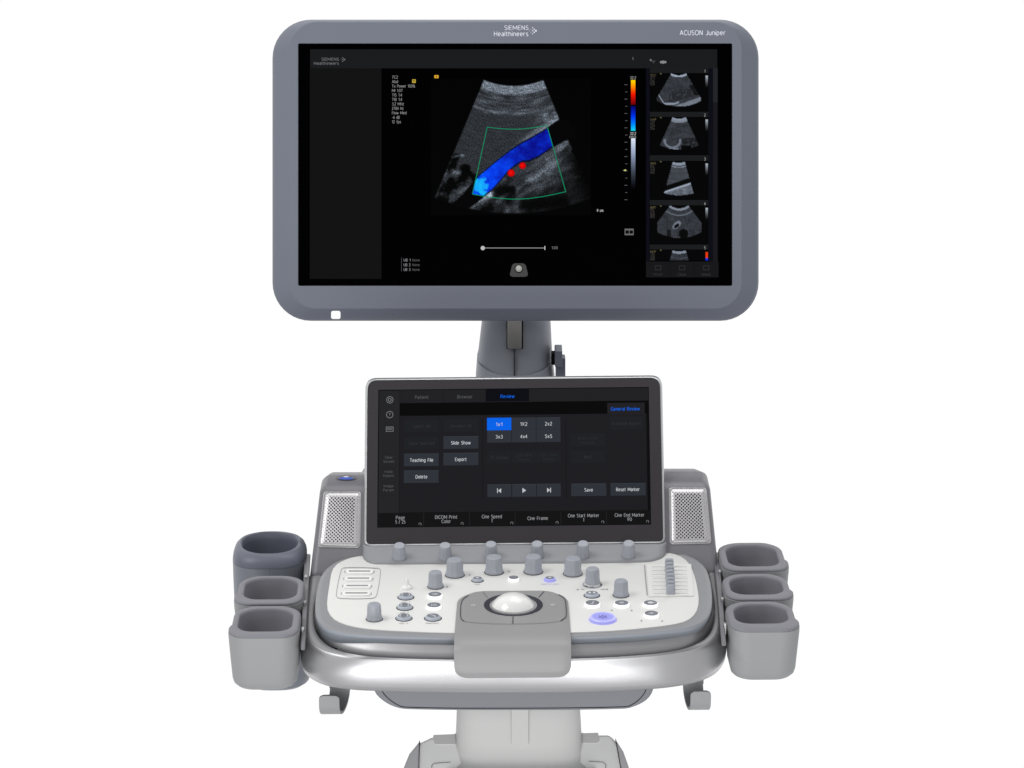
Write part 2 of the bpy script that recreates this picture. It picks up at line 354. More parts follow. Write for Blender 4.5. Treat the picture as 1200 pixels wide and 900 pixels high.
# colour scales
def ramp(mb, x0, x1, y0, y1, stops, w, n=24):
    for i in range(n):
        t = (i + .5) / n
        for (ta, ca), (tb, cb) in zip(stops, stops[1:]):
            if ta <= t <= tb:
                k = (t - ta) / (tb - ta); c = [int(a + (b - a) * k) for a, b in zip(ca, cb)]; break
        rect(mb, MO, x0, y0 + (y1-y0)*i/n, x1, y0 + (y1-y0)*(i+1)/n, w, scr(*c))
ramp(mb, 739.4, 744.6, 93.8, 122.5, [(0, (255, 225, 0)), (.25, (255, 150, 0)), (.6, (240, 20, 0)), (1, (110, 0, 10))], W, 16)
ramp(mb, 739.4, 744.6, 124.5, 153.3, [(0, (0, 5, 110)), (.4, (0, 50, 235)), (.75, (0, 140, 255)), (1, (20, 220, 240))], W, 16)
ramp(mb, 739.6, 744.6, 162, 221, [(0, (225, 232, 250)), (.3, (150, 165, 195)), (.7, (55, 62, 75)), (1, (3, 3, 5))], W, 20)
for i in range(17):
    yy = 99 + i * 8.42; big = 3.4 if i % 2 == 0 else 2.4
    rect(mb, MO, 735.2 - big, yy, 735.2, yy + .6, W, scr(95, 96, 98))
mb.add(hits(MO, [(730.3, 199.6), (733.6, 198.3), (733.6, 200.9)], W), [[0, 2, 1]], scr(220, 220, 130))
# slider line, trackball icon, film icon, markers
rect(mb, MO, 566, 290.2, 638.4, 291, W, scr(150, 150, 150))
disc(mb, MO, 565.8, 290.7, 2.5, W + .0001, scr(190, 190, 190))
rect(mb, MO, 638, 288.4, 639, 292.8, W, scr(200, 200, 200))
mb.add(hits(MO, [(x, y) for x, y in rrect(0, 0, 1, 1, .22, 4) for x, y in [(596.8 + x*22.6 + (0.5-x)*7.5*(1-y)*1.0, 308.6 + y*15.8)]], W), [list(range(20))], scr(72, 72, 72))
disc(mb, MO, 608, 315, 5, W + .0001, scr(24, 24, 24)); disc(mb, MO, 608, 314.7, 3.9, W + .0002, scr(150, 150, 146)); disc(mb, MO, 607.6, 313.8, 2.4, W + .0003, scr(178, 178, 172))
rect(mb, MO, 732, 268, 742.6, 275.6, W, scr(105, 105, 105)); rect(mb, MO, 733, 270, 737, 273.8, W+.0001, scr(8, 8, 8)); rect(mb, MO, 737.8, 270, 741.8, 273.8, W+.0001, scr(8, 8, 8))
rect(mb, MO, 483, 93, 487.2, 97.2, W, scr(190, 165, 60)); rect(mb, MO, 484, 94.2, 486, 95.4, W+.0001, scr(60, 50, 10))
mb.add(hits(MO, rrect(508.9, 88, 514, 91.7, .8, 3), W), [list(range(16))], scr(215, 165, 50)); rect(mb, MO, 511, 88.8, 511.9, 90.9, W+.0001, scr(60, 40, 0))
rect(mb, MO, 470.2, 302, 470.8, 318, W, scr(70, 70, 72))
# top bar icons
mb.add(hits(MO, [(763.5, 71), (768.2, 71), (765.8, 74.6)], W), [[0, 1, 2]], scr(66, 67, 70)); disc(mb, MO, 762.6, 70.4, 1.3, W, scr(110, 110, 112))
for x, r in ((774.8, 1.5), (777.2, 1.9), (779.6, 1.4)): disc(mb, MO, x, 72.8, r, W, scr(135, 136, 138))
for cx_ in (771.3, 799.3, 827.6): frame_rect(mb, MO, cx_-3.5, 311, cx_+3.5, 316.6, .7, W, scr(50, 50, 52))
display = mb.build('display', monitor, flip=False)
# on-screen lettering
mb = MB(); W2 = -.0003
lt = ['7C2', 'Abd', 'Tx Power 100%', 'MI 1.07', 'TIS 1.4', 'TIB 1.4', '3.2 MHz', '2784 Hz', 'Flow Med', '-6 dB', '12 fps']
lw = [7, 7, 27, 12.4, 12, 12, 14, 13.6, 17, 9, 10.6]
for i, (s, wd) in enumerate(zip(lt, lw)):
    text(mb, MO, s, 459.3, 92.0 + i * 5.23, wd, 3.2, W2, scr(140, 140, 140), 'l', .13)
for i in range(3):
    text(mb, MO, 'UB %d' % (i+1), 473, 306.2 + i*5.55, 8, 2.9, W2, scr(135, 135, 135), 'l')
    text(mb, MO, 'None', 483.2, 306.2 + i*5.55, 8.6, 2.7, W2, scr(85, 85, 85), 'l')
text(mb, MO, '1.00', 650, 291.8, 7, 3, W2, scr(120, 120, 120))
text(mb, MO, '9 cm', 703.2, 248.2, 7.6, 3, W2, scr(190, 190, 190))
text(mb, MO, '32.2', 741.8, 92.6, 7, 3, W2, scr(150, 150, 150))
text(mb, MO, '32.2', 741.8, 158, 7, 3, W2, scr(190, 190, 190)); text(mb, MO, 'cm/s', 741.4, 161.6, 8, 2.8, W2, scr(160, 160, 160))
text(mb, MO, 'S', 741.8, 70, 1.8, 2.8, W2, scr(115, 115, 118))
for i, yy in enumerate((86, 137.6, 189, 241.4, 293)):
    text(mb, MO, str(i+1), 826, yy - 1, 1.8, 3.2, W2, scr(150, 150, 150))
for s, x in (('Print', 771.3), ('Clear', 799.3), ('Delete', 827.6)): text(mb, MO, s, x, 323, 10.5, 2.8, W2, scr(54, 54, 56))
text(mb, MO, 'SIEMENS', 387, 71, 20.4, 3.3, W2, scr(112, 112, 114)); text(mb, MO, 'Healthineers', 382.4, 73.6 + 2.2, 29.4, 3.3, W2, scr(112, 112, 114))
def logo_dots(mb, x, y, s, w, m):
    for dx, dy, r in ((0, 0, .2), (1, -1, .25), (1, 1, .25), (2.2, -2, .42), (2.2, 0, .42), (2.2, 2, .42), (3.2, -1, .5), (3.2, 1, .5), (4.3, 0, .68)):
        disc(mb, MO, x + dx*s, y + dy*s, r*s, w, m, n=10)
logo_dots(mb, 399, 69.8, 1.15, W2, scr(120, 120, 122))
display_text = mb.build('display_text', monitor, flip=False)
# brand lettering on bezel
mb = MB()
text(mb, MO, 'SIEMENS', 605.2, 34.9, 28.4, 4.9, .0003, M['ink']); text(mb, MO, 'Healthineers', 599, 42.2, 40.4, 5.2, .0003, M['ink'])
logo_dots(mb, 620.5, 36.1, 1.75, .0003, M['ink'])
text(mb, MO, 'ACUSON', 810, 41.0, 27, 5.4, .0003, M['ink']); text(mb, MO, 'Juniper', 838.6, 41.0, 23.4, 5.4, .0003, M['ink'])
mb.build('brand_lettering', monitor, flip=False)
# power light on the lower chamfer
mb = MB()
pl = rrect(388, 364.6, 399, 373.8, 2.2, 4)
P0 = [MO.hit(x, y, -.0008 - (y - 363) / 11 * .0127 + .0006) for x, y in pl]
nrm = (MO.ez + MO.ey * -1.1).normalized()
mb.loft([[p - nrm*.002 for p in P0], P0], M['lit'], cap1=True)
mb.build('power_light', monitor)

# sonogram images: per-vertex image data on flat grids that glow
im = bpy.data.materials.new('sonogram_pixels'); im.use_nodes = True; b = im.node_tree.nodes['Principled BSDF']
at = im.node_tree.nodes.new('ShaderNodeAttribute'); at.attribute_name = 'pix'
im.node_tree.links.new(at.outputs['Color'], b.inputs['Emission Color']); b.inputs['Emission Strength'].default_value = 1
b.inputs['Base Color'].default_value = (0, 0, 0, 1); b.inputs['Specular IOR Level'].default_value = 0.02; b.inputs['Roughness'].default_value = .35
def nz(x, y, z=0.0): return noise.noise(Vector((x, y, z)))
def fbm(x, y, z=0.0, o=4):
    s = 0; a = .55
    for k in range(o): s += a * nz(x, y, z + 7*k); x *= 2.05; y *= 2.05; a *= .55
    return s
def sm(a, b, x):
    t = max(0, min(1, (x - a) / (b - a))); return t*t*(3 - 2*t)
def pixel_grid(name, x0, y0, x1, y1, step, fn, w, label=None):
    nx = int(round((x1-x0)/step)) + 1; ny = int(round((y1-y0)/step)) + 1
    V = []; C = []
    for j in range(ny):
        for i in range(nx):
            x = x0 + (x1-x0)*i/(nx-1); y = y0 + (y1-y0)*j/(ny-1)
            V.append(MO.hit(x, y, w)); c = fn(x, y); C += [lin(max(0, min(255, c[0]))), lin(max(0, min(255, c[1]))), lin(max(0, min(255, c[2]))), 1]
    F = [(j*nx+i, (j+1)*nx+i, (j+1)*nx+i+1, j*nx+i+1) for j in range(ny-1) for i in range(nx-1)]
    me = bpy.data.meshes.new(name); c0 = (V[0] + V[-1]) / 2
    me.from_pydata([p - c0 for p in V], [], F); me.materials.append(im)
    a = me.color_attributes.new('pix', 'FLOAT_COLOR', 'POINT'); a.data.foreach_set('color', C)
    o = bpy.data.objects.new(name, me); COL.objects.link(o); o.parent = monitor; o.location = c0 - ORG[monitor]; ORG[o] = c0
    if label: o['label'] = label
    return o
def lerp_tab(tab, x):
    if x <= tab[0][0]: return tab[0][1]
    for (a, ya), (b, yb) in zip(tab, tab[1:]):
        if x <= b: return ya + (yb - ya) * (x - a) / (b - a)
    return tab[-1][1]
UPV_T = [(500, 268), (526, 243), (542, 229), (555, 213), (562, 205), (574, 195), (585, 186), (598, 176), (612, 167), (625, 160), (641, 150.5), (657, 139), (670, 131)]
LOV_T = [(520, 266), (546, 246), (560, 236), (567, 230), (577, 222), (587, 211), (594, 202), (602, 195), (612, 189), (620, 188.5), (632, 183), (647, 172.5), (660, 165), (668, 162)]
def seg_d(x, y, ax, ay, bx, by):
    dx, dy = bx-ax, by-ay; t = max(0, min(1, ((x-ax)*dx + (y-ay)*dy)/(dx*dx+dy*dy))); return math.hypot(x-ax-dx*t, y-ay-dy*t)
DARKS = [(534, 184, 529, 198, 5), (546, 197, 541, 212, 6), (548, 200, 560, 214, 4), (519, 212, 511, 240, 3.6), (528, 214, 520, 236, 6), (540, 214, 528, 222, 4),
         (556, 232, 520, 250, 7.5), (566, 236, 548, 236, 4)]
LIGHTS = [(528, 183.5, 543, 182, 1.6, 62), (531, 201, 538, 203, 3.4, 58), (521, 205, 508, 233, 2.8, 46), (537, 225, 548, 220, 2.2, 34), (545, 214, 538, 217, 2, 20),
          (512, 226, 530, 231, 3, 18)]
FLIGHTS = [(548, 244, 574, 229, 5, 74), (574, 229, 592, 211, 3.5, 46), (576, 247, 588, 232, 3.5, 34), (592, 250, 598, 232, 3.5, 44), (606, 246, 610, 230, 5, 12),
           (622, 206, 645, 190, 9, 28), (640, 186, 668, 166, 3, 30), (600, 226, 640, 204, 5, 18), (620, 222, 650, 212, 6, 16), (630, 214, 655, 190, 7, 16)]
FDARKS = [(584, 224, 594, 222, 6.5), (600, 222, 596, 236, 4.5), (568, 246, 574, 243, 5), (615, 240, 660, 236, 8)]
def main_image(x, y):
    dx, dy = x - 602, y - 10; r = math.hypot(dx, dy); a = math.degrees(math.atan2(dx, dy))
    if r < 90 or r > 241.5 or a < -23 or a > 26: return (0, 0, 0)
    up, lo = lerp_tab(UPV_T, x), lerp_tab(LOV_T, x)
    e = sm(90, 91.4, r) * (1 - sm(238.5, 241, r)) * sm(-22.9, -22.3, a) * (1 - sm(21.9, 22.9, a + (1.2*nz(x*.2, y*.2) if y > 170 else 0)))
    spk = nz(x*.85, y*.85, 3)*.55 + nz(a*2.6, r*1.3, 9)*.7
    L = fbm(a*.22, r*.3, 5); S = fbm((x*.83 - y*.55)*.05, (x*.55 + y*.83)*.16, 31)
    wob = 2.2*nz(x*.16, y*.16, 40) + 1.0*nz(x*.5, y*.5, 41)
    if y < up or (x > 655 and y < 141):
        d = up - y
        t1 = sm(99, 103, r)
        v = (104 + 40*nz(a*.25, r*.7, 1))*(1 - t1) + t1*(50 + 24*nz(a*.12, r*.45, 2) + 70*max(0, nz(a*.09, r*.42, 6) - .08))
        t2 = sm(123.5, 128, r + 1.5*nz(a*.3, 0, 8)); v = v*(1 - t2) + t2*(42 + 12*L)
        v += 46*math.exp(-((r - 123.5 - 1.2*nz(a*.3, 2, 8))/1.5)**2)*(.6 + nz(a*.15, 5))
        v += sm(6, 18, a)*(1 - sm(140, 172, r))*max(0, 26 + 60*L)*t2
        v += (1 - sm(1, 10, d + wob))*50*sm(600, 622, x) + 16*math.exp(-(d/2.0)**2)*sm(556, 575, x)*(1 - sm(600, 622, x))
        for ax, ay, bx, by, w_ in DARKS:
            q = seg_d(x, y, ax, ay, bx, by) + wob*1.3; v *= 1 - .95*(1 - sm(w_*.55, w_*1.25, q))
        for ax, ay, bx, by, w_, am in LIGHTS:
            q = seg_d(x, y, ax, ay, bx, by) + wob*.8; v += am*(1 - sm(w_*.3, w_*1.3, q))*(.8 + .8*nz(x*.3, y*.3, 50))
        if d < 1.1: v *= .25
    elif y < lo:
        n1 = fbm(x*.10, y*.10, 21, 5); n2 = fbm(x*.05, y*.06, 22)
        bl = 553.5 + (227.5 - y)*.222; br = 641 + (y - 147)*.283
        if not (bl < x < br and y < 227.5 + (x - 553.7)*.16): return (2, 2, 3)
        t = sm(572, 625, x + n2*22)
        c = [4 + 2*t, 64*(1-t) + 22*t + 40*n1 + 8*nz(x*.45, y*.45, 60), 238*(1-t) + 150*t + 62*n1 + 14*nz(x*.45, y*.45, 60)]
        k = sm(.10, .34, 1.0 - math.hypot(x - 563, (y - 218)*.95)/11.5 + n1*.9)
        c = [c[0] + 16*k, c[1] + (172 - c[1] + 60*n1)*k, c[2] + (252 - c[2])*k]
        k2 = max(0, .5*n1 + .2)*sm(622, 636, x); c[1] += 26*k2; c[2] += 80*k2
        ed = min(y - up, lo - y); k3 = .35 + .65*sm(.2, 2.0, ed + .5*nz(x*.6, y*.6))
        return tuple(max(0, q*k3) for q in c)
    else:
        d = y - lo
        v = 40 + 34*S + 22*math.exp(-d/5) + 10*L
        v *= 1 - .55*sm(26, 62, d)*sm(606, 622, x)
        v *= 1 - .35*(1 - sm(592, 606, x))
        for ax, ay, bx, by, w_, am in FLIGHTS:
            q = seg_d(x, y, ax, ay, bx, by) + wob; v += am*(1 - sm(w_*.1, w_*1.5, q))*(.85 + 1.1*S)
        for ax, ay, bx, by, w_ in FDARKS:
            q = seg_d(x, y, ax, ay, bx, by) + wob*1.3; v *= 1 - .88*(1 - sm(w_*.35, w_*1.5, q))
        v *= 1 - .85*sm(17.5, 22.0, a + 2.5*L)*sm(172, 186, y)
        v *= 1 - .9*(1 - sm(2, 9, (x - 540) - (232 - y)*1.55 + 16 - 26 + wob)) if x < 566 else 1
        if d < 1.2: v *= .2
    v = max(0, v*1.14*(1 + .95*spk) + 11*spk)*e
    return (v*.90, v*.97, v*1.06)
img_pts = pixel_grid('ultrasound_image', 505, 92, 692, 252, .8, main_image, -.0004, 'large grey sector scan with a blue vessel')
mb = MB()
GR = scr(14, 140, 98)
stroke(mb, MO, [(571, 149)] + [(571 + 70*t, 149 + 3.4*math.sin(math.pi*t) - 2*t) for t in (.15, .3, .45, .6, .75, .9)] + [(640.9, 147)], .85, -.0002, GR)
stroke(mb, MO, [(640.9, 147), (663, 224.6)], .85, -.0002, GR)
stroke(mb, MO, [(663, 224.6)] + [(663 - 109*t, 224.6 + 7.2*math.sin(math.pi*t) + 3*t) for t in (.12, .25, .4, .5, .6, .75, .88)] + [(553.7, 227.5)], .85, -.0002, GR)
stroke(mb, MO, [(553.7, 227.5), (571, 149)], .85, -.0002, GR)
mb.build('scan_region_outline', monitor, flip=False)
mb = MB()
for (x, y, r) in ((599, 202.8, 4.4), (612.4, 194.2, 4.1)):
    disc(mb, MO, x, y, r, -.0002, scr(140, 0, 4)); disc(mb, MO, x-.1, y-.1, r*.86, -.0001, scr(212, 6, 6)); disc(mb, MO, x-.5, y-.5, r*.45, 0, scr(234, 16, 12))
mb.build('red_marker', monitor, flip=False)

def thumb(ix, y0, kind):
    def fn(x, y):
        X, Y = x - 762, y - y0                                   # 68 x 48 image
        if X > 65 and 3 < Y < 17:
            if kind == 4: return (230, 60, 10) if Y < 10 else (20, 50, 220)
            q = 190*(1 - (Y-3)/14); return (q*.9, q*.95, q)
        if X < 5 and 3 < Y < 15 and nz(X*2, Y*1.1, ix) > -.05: return (48, 47, 45)
        if X < 7 and 1 < Y < 3.5 and nz(X, Y, ix) > .0: return (84, 78, 52)
        if abs(X-12.4) < .7 and Y < 1.2: return (110, 106, 70)
        cxs = (33.5, 34, 33.5, 34, 34)[kind]; ap = (14, 16, 24, 14, 24)[kind]; ang = (31, 25, 15.5, 37, 17)[kind]
        ri = (16.5, 18, 26, 17.5, 26)[kind]; ro = (53, 54, 64, 52, 66)[kind]
        dx, dy = X - cxs, Y + ap; r = math.hypot(dx, dy); a = math.degrees(math.atan2(dx, dy))
        if r < ri or r > ro or abs(a) > ang or abs(dx) > 26: return (2, 2, 3)
        L = fbm(x*.13, y*.16, ix*5.0); v = 56 + 24*L + 26*nz(x*.8, y*.8, ix)
        t = (r - ri) / (ro - ri)
        if kind == 0:
            if t < .06: v = 170
            cy = 22 + 14*sm(6, 18, X) - 8*sm(26, 48, X)
            if X < 34 and abs(Y - cy) < 1.1: v = 150
            if X > 22 and abs((Y - 24) + (X - 40)*.25) < 6 and X < 50: v = 40 + 60*max(0, nz(x*.4, y*.4, 2))
            if Y > 38 - (X-30)*.35 and X > 28: v = 125 + 30*L
            if X < 22 and Y > cy + 1: v = 44 + 18*L
            if a > 24 and 14 < Y < 26: v *= .4
        elif kind == 1:
            if t < .14: v = 160 - 300*t
            if abs(math.hypot((X-26), (Y-28)*1.2) - 9) < 1.3 and Y > 26: v = 120
            if Y > 33 and X > 36 and X < 48: v = 6
            if X > 38 and Y > 24: v *= .6 + .9*max(0, nz(x*.35, y*.35))
            if Y > 36 and X < 33: v = 130
        elif kind == 2:
            v = 70 + 26*nz(0, r*.7, 3) + 14*L
            if t < .08: v = 150
            if .12 < t < .15: v = 140
            yy = 27 - (X-33)*.33
            if abs(Y - yy) < 3: v = 5
            elif Y > yy: v = 105 + 60*fbm(x*.2, y*.3, 4)
            if abs(Y - yy - 4) < 1: v = 170
        elif kind == 3:
            if t < .07: v = 140
            if abs(r - (ri+8)) < .8: v = 105
            if math.hypot(X-39, Y-33) < 5.6: v = 6
            if math.hypot(X-31, (Y-24)*1.4 + (X-31)*.6) < 3.2: v = 8
            elif math.hypot(X-31, (Y-23)*1.2 + (X-31)*.6) < 5: v = 120
            if X < 26 and 28 < Y and abs(X-22) < 2.5: v *= .4
        else:
            if t < .07: v = 140
            v += 26*nz(0, r*.6, 3)
        return (v*.9, v*.96, v*1.06)
    h = 48 if kind < 4 else 13.5
    pixel_grid('thumbnail_image', 762, y0, 829.6, y0 + h*(.93), .8, fn, -.0004)
for i, y0 in enumerate((85.8, 137.2, 188.8, 240.8, 292.6)): thumb(i+1, y0, i)

# ================================================================== MONITOR ARM
def sup(cu, cy, a, b, n=40, p=2.8):
    return [(cu + a*math.copysign(abs(math.cos(2*math.pi*k/n))**(2/p), math.cos(2*math.pi*k/n)),
             cy + b*math.copysign(abs(math.sin(2*math.pi*k/n))**(2/p), math.sin(2*math.pi*k/n))) for k in range(n)]
mb = MB(); YN = 0.50
rows = []
for (py, xl, xr, dy) in ((352, 567, 643, .02), (372, 565, 645, .004), (398, 562, 646.3, .0), (420, 559.4, 647.6, -.001), (428, 558.9, 648.3, -.004), (442, 558.3, 649.4, -.006), (480, 556, 652, -.008), (640, 552, 656, -.01)):
    a = at_y(xl, py, YN + .045 + dy); c = at_y(xr, py, YN + .045 + dy); mid = (a + c)/2; hw = (c - a).length/2
    rows.append([Vector((x, y, mid.z)) for x, y in sup(mid.x, YN + .045 + dy, hw, .045, p=2.6)])
mb.loft(rows, M['neck'], cap0=True, cap1=True)
arm = mb.build('monitor_arm', root, angle=60)
mb = MB(); rows = []
for k_, (dpx, ex_, dep) in enumerate(((-.4, .97, .0), (0, .985, .0022), (1.5, .992, .0034), (10, 1.0, .004), (60, 1.01, .005))):
    row = []
    for (sx_, sy_) in sup(0, 0, 1, 1, 40, 2.6):
        py = 428 + dpx - (8*abs(sx_)**2.4 if dpx < 10 else 0) - (6 if sy_ > 0 and dpx < 10 else 0)
        a = at_y(558.9 if py < 436 else 557.6, py, YN + .04); c = at_y(648.3 if py < 436 else 649.8, py, YN + .04); mid = (a + c)/2; hw = (c - a).length/2
        row.append(Vector((mid.x + sx_*hw*ex_, YN + .040 + sy_*(.0455 + dep), mid.z)))
    rows.append(row)
mb.loft(rows, M['neck'], cap1=True)
mb.build('arm_collar', arm, angle=50)
FN = Frame(Vector((at_y(603, 400, YN).x, YN, 1.1)), (1, 0, 0), (0, 0, 1))       # front of the arm; ez points to the viewer
mb = MB()
mb.slab(FN, hits(FN, rrect(594.8, 368, 611.2, 409, 1.5, 3), .010), -.004, .010, M['steel'])
bracket = mb.build('steel_bracket', arm, bevel=.0008, seg=2)
mb = MB()
mb.slab(FN, hits(FN, rrect(593.6, 368, 613, 409, .8, 2), .0045), -.004, .0045, M['black'])
mb.build('bracket_slot', arm)
mb = MB(); rect(mb, FN, 602.3, 409, 603.0, 445, .0055, M['black'])
mb.slab(FN, hits(FN, [(602.2, 409), (603.1, 409), (603.1, 445), (602.2, 445)], .0052), -.004, .0052, M['black'])
mb.build('arm_seam', arm)
mb = MB()
mb.slab(FN, hits(FN, rrect(650.2, 411.8, 659, 430.5, 1.2, 3), .0), -.03, .0, M['bezel'])
mb.slab(FN, hits(FN, rrect(651.2, 420, 662.6, 446, 1.5, 3), -.006), -.024, -.006, M['bezel'])
mb.slab(FN, hits(FN, [(646, 414), (651, 414), (651, 428), (646, 428)], -.008), -.02, -.008, M['black'])
mb.build('clamp_lever', arm, bevel=.001, seg=2)

# ================================================================== TOUCHSCREEN
def q_round(tl, tr, br, bl, r, n=6):                             # rounded quad in pixel space
    C = [Vector((*p, 0)) for p in (tl, tr, br, bl)]; out = []
    for i in range(4):
        p0, p1, p2 = C[i-1], C[i], C[(i+1) % 4]
        rr = r[i] if isinstance(r, (tuple, list)) else r
        a = p1 + (p0 - p1).normalized()*rr; c = p1 + (p2 - p1).normalized()*rr
        for k in range(n + 1):
            t = k / n; q = a*(1-t)**2*1.0 + p1*2*t*(1-t) + c*t*t; 
            q2 = a.lerp(c, t); q = q.lerp(q2, -0.10); out.append((q.x, q.y))
    return out
mb = MB()
def tsq(g, w, r):
    return hits(TS, q_round((431.0-g, 445.8-g), (773-g*-1, 442.6-g), (777+g, 634.3+g), (429.2-g, 637.6+g), (r, r, r*.5, r*.5)), w)
mb.loft([tsq(-1, -.003, 12), tsq(0, -.0004, 13), tsq(.4, .0, 13.5), tsq(1.8, -.0006, 14.5), tsq(2.9, -.004, 15), tsq(2.9, -.014, 15), tsq(1, -.022, 14), tsq(-12, -.03, 10)], M['edge'], cap1=True)
touch = mb.build('touchscreen', root, angle=50)
mb = MB()
mb.slab(TS, tsq(-.1, .0002, 12.5), -.003, .0002, M['tbezel'])
bz = mb.build('touch_bezel', touch, bevel=.0004, seg=2)
# display: drawn in its own square coordinates 0..320 x 0..160
TL, TR, BR, BL = (443.4, 456.8), (760.2, 453.4), (763, 614.6), (442, 618.2)
def tq(x, y):                                                    # x 443..762, y 456..616 nominal screen coordinates
    s = (x - 442.7) / (761.6 - 442.7); t = (y - 455.1) / (616.4 - 455.1)
    a = Vector(TL).lerp(Vector(TR), s); c = Vector(BL).lerp(Vector(BR), s); return tuple(a.lerp(c, t))
class TF:                                                        # frame-like wrapper for the touch display
    def hit(self, px, py, w=0): return TS.hit(*tq(px, py), w)
T = TF(); T.ez = TS.ez
mb = MB(); A = .0004; B = .0006; Cc = .0008
S0 = .05
rect(mb, T, 442.7, 455.1, 761.6, 616.4, A, scr(7, 7, 9, S0))
rect(mb, T, 443.8, 456.3, 467.8, 600, B-.0001, scr(34, 34, 37, S0))
rect(mb, T, 468.2, 456, 760.8, 471, B-.0001, scr(30, 30, 33, S0))
rect(mb, T, 569.3, 456, 620.5, 470.2, B, scr(5, 6, 14, S0))
rect(mb, T, 518.6, 456.4, 519.2, 471, B, scr(16, 16, 18, S0))
rect(mb, T, 468.2, 471.2, 760.8, 486, B-.0001, scr(1, 1, 1, S0))
rect(mb, T, 468.2, 486, 758, 599.2, B-.0001, scr(27, 27, 31, S0))  # panel grey includes the glass reflection, put into the glow colour
rect(mb, T, 712.4, 473.4, 756.4, 487, B, scr(30, 30, 34, S0))
rect(mb, T, 443.5, 599.4, 760.8, 616.2, B-.0001, scr(15, 15, 16, S0))
for x in (496.5, 549.8, 603, 656.2, 709.4): rect(mb, T, x, 600, x+.6, 616, B, scr(36, 36, 38, S0))
for x in (565.2, 663): rect(mb, T, x, 489, x+.7, 585, B, scr(17, 17, 20, S0))
KEY = scr(45, 49, 56, S0); DIM = scr(29, 30, 34, S0)
for x0, y0, x1, y1 in ((519.6, 510.6, 560.6, 525.2), (473.4, 530.4, 514, 545), (519.6, 530, 560.6, 544.6), (473.4, 550, 514, 564.6),
                       (600, 489.6, 628.2, 504), (628.8, 489.6, 657, 504), (571, 504.4, 599.4, 518.4), (600, 504.4, 628.2, 518.4), (628.8, 504.4, 657, 518.4),
                       (571, 567.4, 599, 582.2), (600, 567.4, 628, 582.2), (628.8, 567.4, 656.8, 582.2), (669, 567.6, 710, 582.2), (715, 567.6, 756, 582.2)):
    rect(mb, T, x0, y0, x1, y1, B, KEY); rect(mb, T, x0, y0, x1, y0 + .5, Cc-.0001, scr(56, 61, 69, S0))
rect(mb, T, 570.8, 489.4, 599.4, 504, B, scr(0, 98, 232, S0))
for x0, y0, x1, y1 in ((473.4, 490.6, 514, 505.2), (519.6, 490.6, 560.6, 505.2), (473.4, 510.6, 514, 525.2), (571, 528.6, 599, 543), (600, 528.6, 628, 543), (628.8, 528.6, 657, 543),
                       (669, 509, 709, 524), (669, 529, 709, 543.6), (714.6, 489.6, 754, 504.6)):
    rect(mb, T, x0, y0, x1, y1, B, DIM)
for y in (529.5, 546.5, 563.5, 579): rect(mb, T, 447, y, 465, y+.5, B, scr(27, 27, 29, S0))
mb_disp = mb
IC = scr(125, 127, 130, S0)
for cy, kind in ((467, 0), (484.3, 1)):
    stroke(mb, T, [(456.3 + 4.0*math.cos(2*math.pi*k/8), cy + 4.0*math.sin(2*math.pi*k/8)) for k in range(8)], .7, Cc, IC, True)
stroke(mb, T, [(456.3 + 1.8*math.cos(2*math.pi*k/10), 467 + 1.8*math.sin(2*math.pi*k/10)) for k in range(10)], .7, Cc, IC, True)
frame_rect(mb, T, 452, 498.4, 460.8, 504.2, .6, Cc, IC); rect(mb, T, 453.4, 500, 459.4, 500.6, Cc, IC); rect(mb, T, 453.4, 501.6, 459.4, 502.1, Cc, IC)
G = scr(190, 192, 196, S0)
mb.add([T.hit(x, y, Cc) for x, y in ((587.2, 572), (587.2, 577.6), (583.4, 574.8))], [[0, 1, 2]], G); rect(mb, T, 582.4, 572, 583.3, 577.6, Cc, G)
mb.add([T.hit(x, y, Cc) for x, y in ((612, 571.8), (612, 577.8), (616.4, 574.8))], [[0, 1, 2]], G)
mb.add([T.hit(x, y, Cc) for x, y in ((640.8, 572), (640.8, 577.6), (644.4, 574.8))], [[0, 1, 2]], G); rect(mb, T, 644.4, 572, 645.4, 577.6, Cc, G)
for x in (492.6, 541.6, 599.4, 652.2, 705.4, 757.6):
    stroke(mb, T, [(x + 1.5*math.cos(R(a)), 613 - 1.5*math.sin(R(a))) for a in range(-60, 211, 45)], .5, Cc, scr(130, 130, 130, S0))
mb.build('touch_display', touch, flip=False)
mb = MB()
LT = scr(192, 195, 199, S0); MD = scr(82, 83, 87, S0); DK = scr(44, 45, 50, S0); BLU = scr(10, 96, 220, S0); FT = scr(140, 141, 143, S0)
def tt(s, x, y, wd, m, cap=3.8): text(mb, T, s, x, y + cap/2, wd, cap, .0010, m)
tt('Patient', 494, 464.3, 16, MD); tt('Browser', 544.8, 464.3, 18, MD); tt('Review', 595, 464.3, 16.6, BLU); tt('General Review', 733.6, 480.5, 34, BLU)
tt('Slide Show', 540, 518.2, 23, LT); tt('Teaching File', 494, 538, 27.5, LT); tt('Export', 540, 537.6, 13.6, LT); tt('Delete', 494, 557.5, 13.8, LT)
tt('1x1', 585, 497, 7.6, LT); tt('1X2', 614, 497, 8.4, LT); tt('2x2', 643, 497, 8.4, LT); tt('3x3', 585, 511.6, 8.4, LT); tt('4x4', 614, 511.6, 8.4, LT); tt('5x5', 643, 511.6, 8.4, LT)
tt('Save', 689.4, 575, 10, LT); tt('Reset Marker', 735.2, 575, 27.5, LT)
tt('Select All', 494, 498.5, 20, DK); tt('Deselect All', 540, 498.5, 24, DK); tt('Show Selected', 494, 518.2, 30, DK)
tt('PC Format', 585, 536, 20, DK); tt('USB B&W', 614, 533.6, 18, DK, 2.8); tt('Printer', 614, 538.8, 14, DK, 2.8); tt('USB Color', 643, 533.6, 20, DK, 2.8); tt('Printer', 643, 538.8, 14, DK, 2.8)
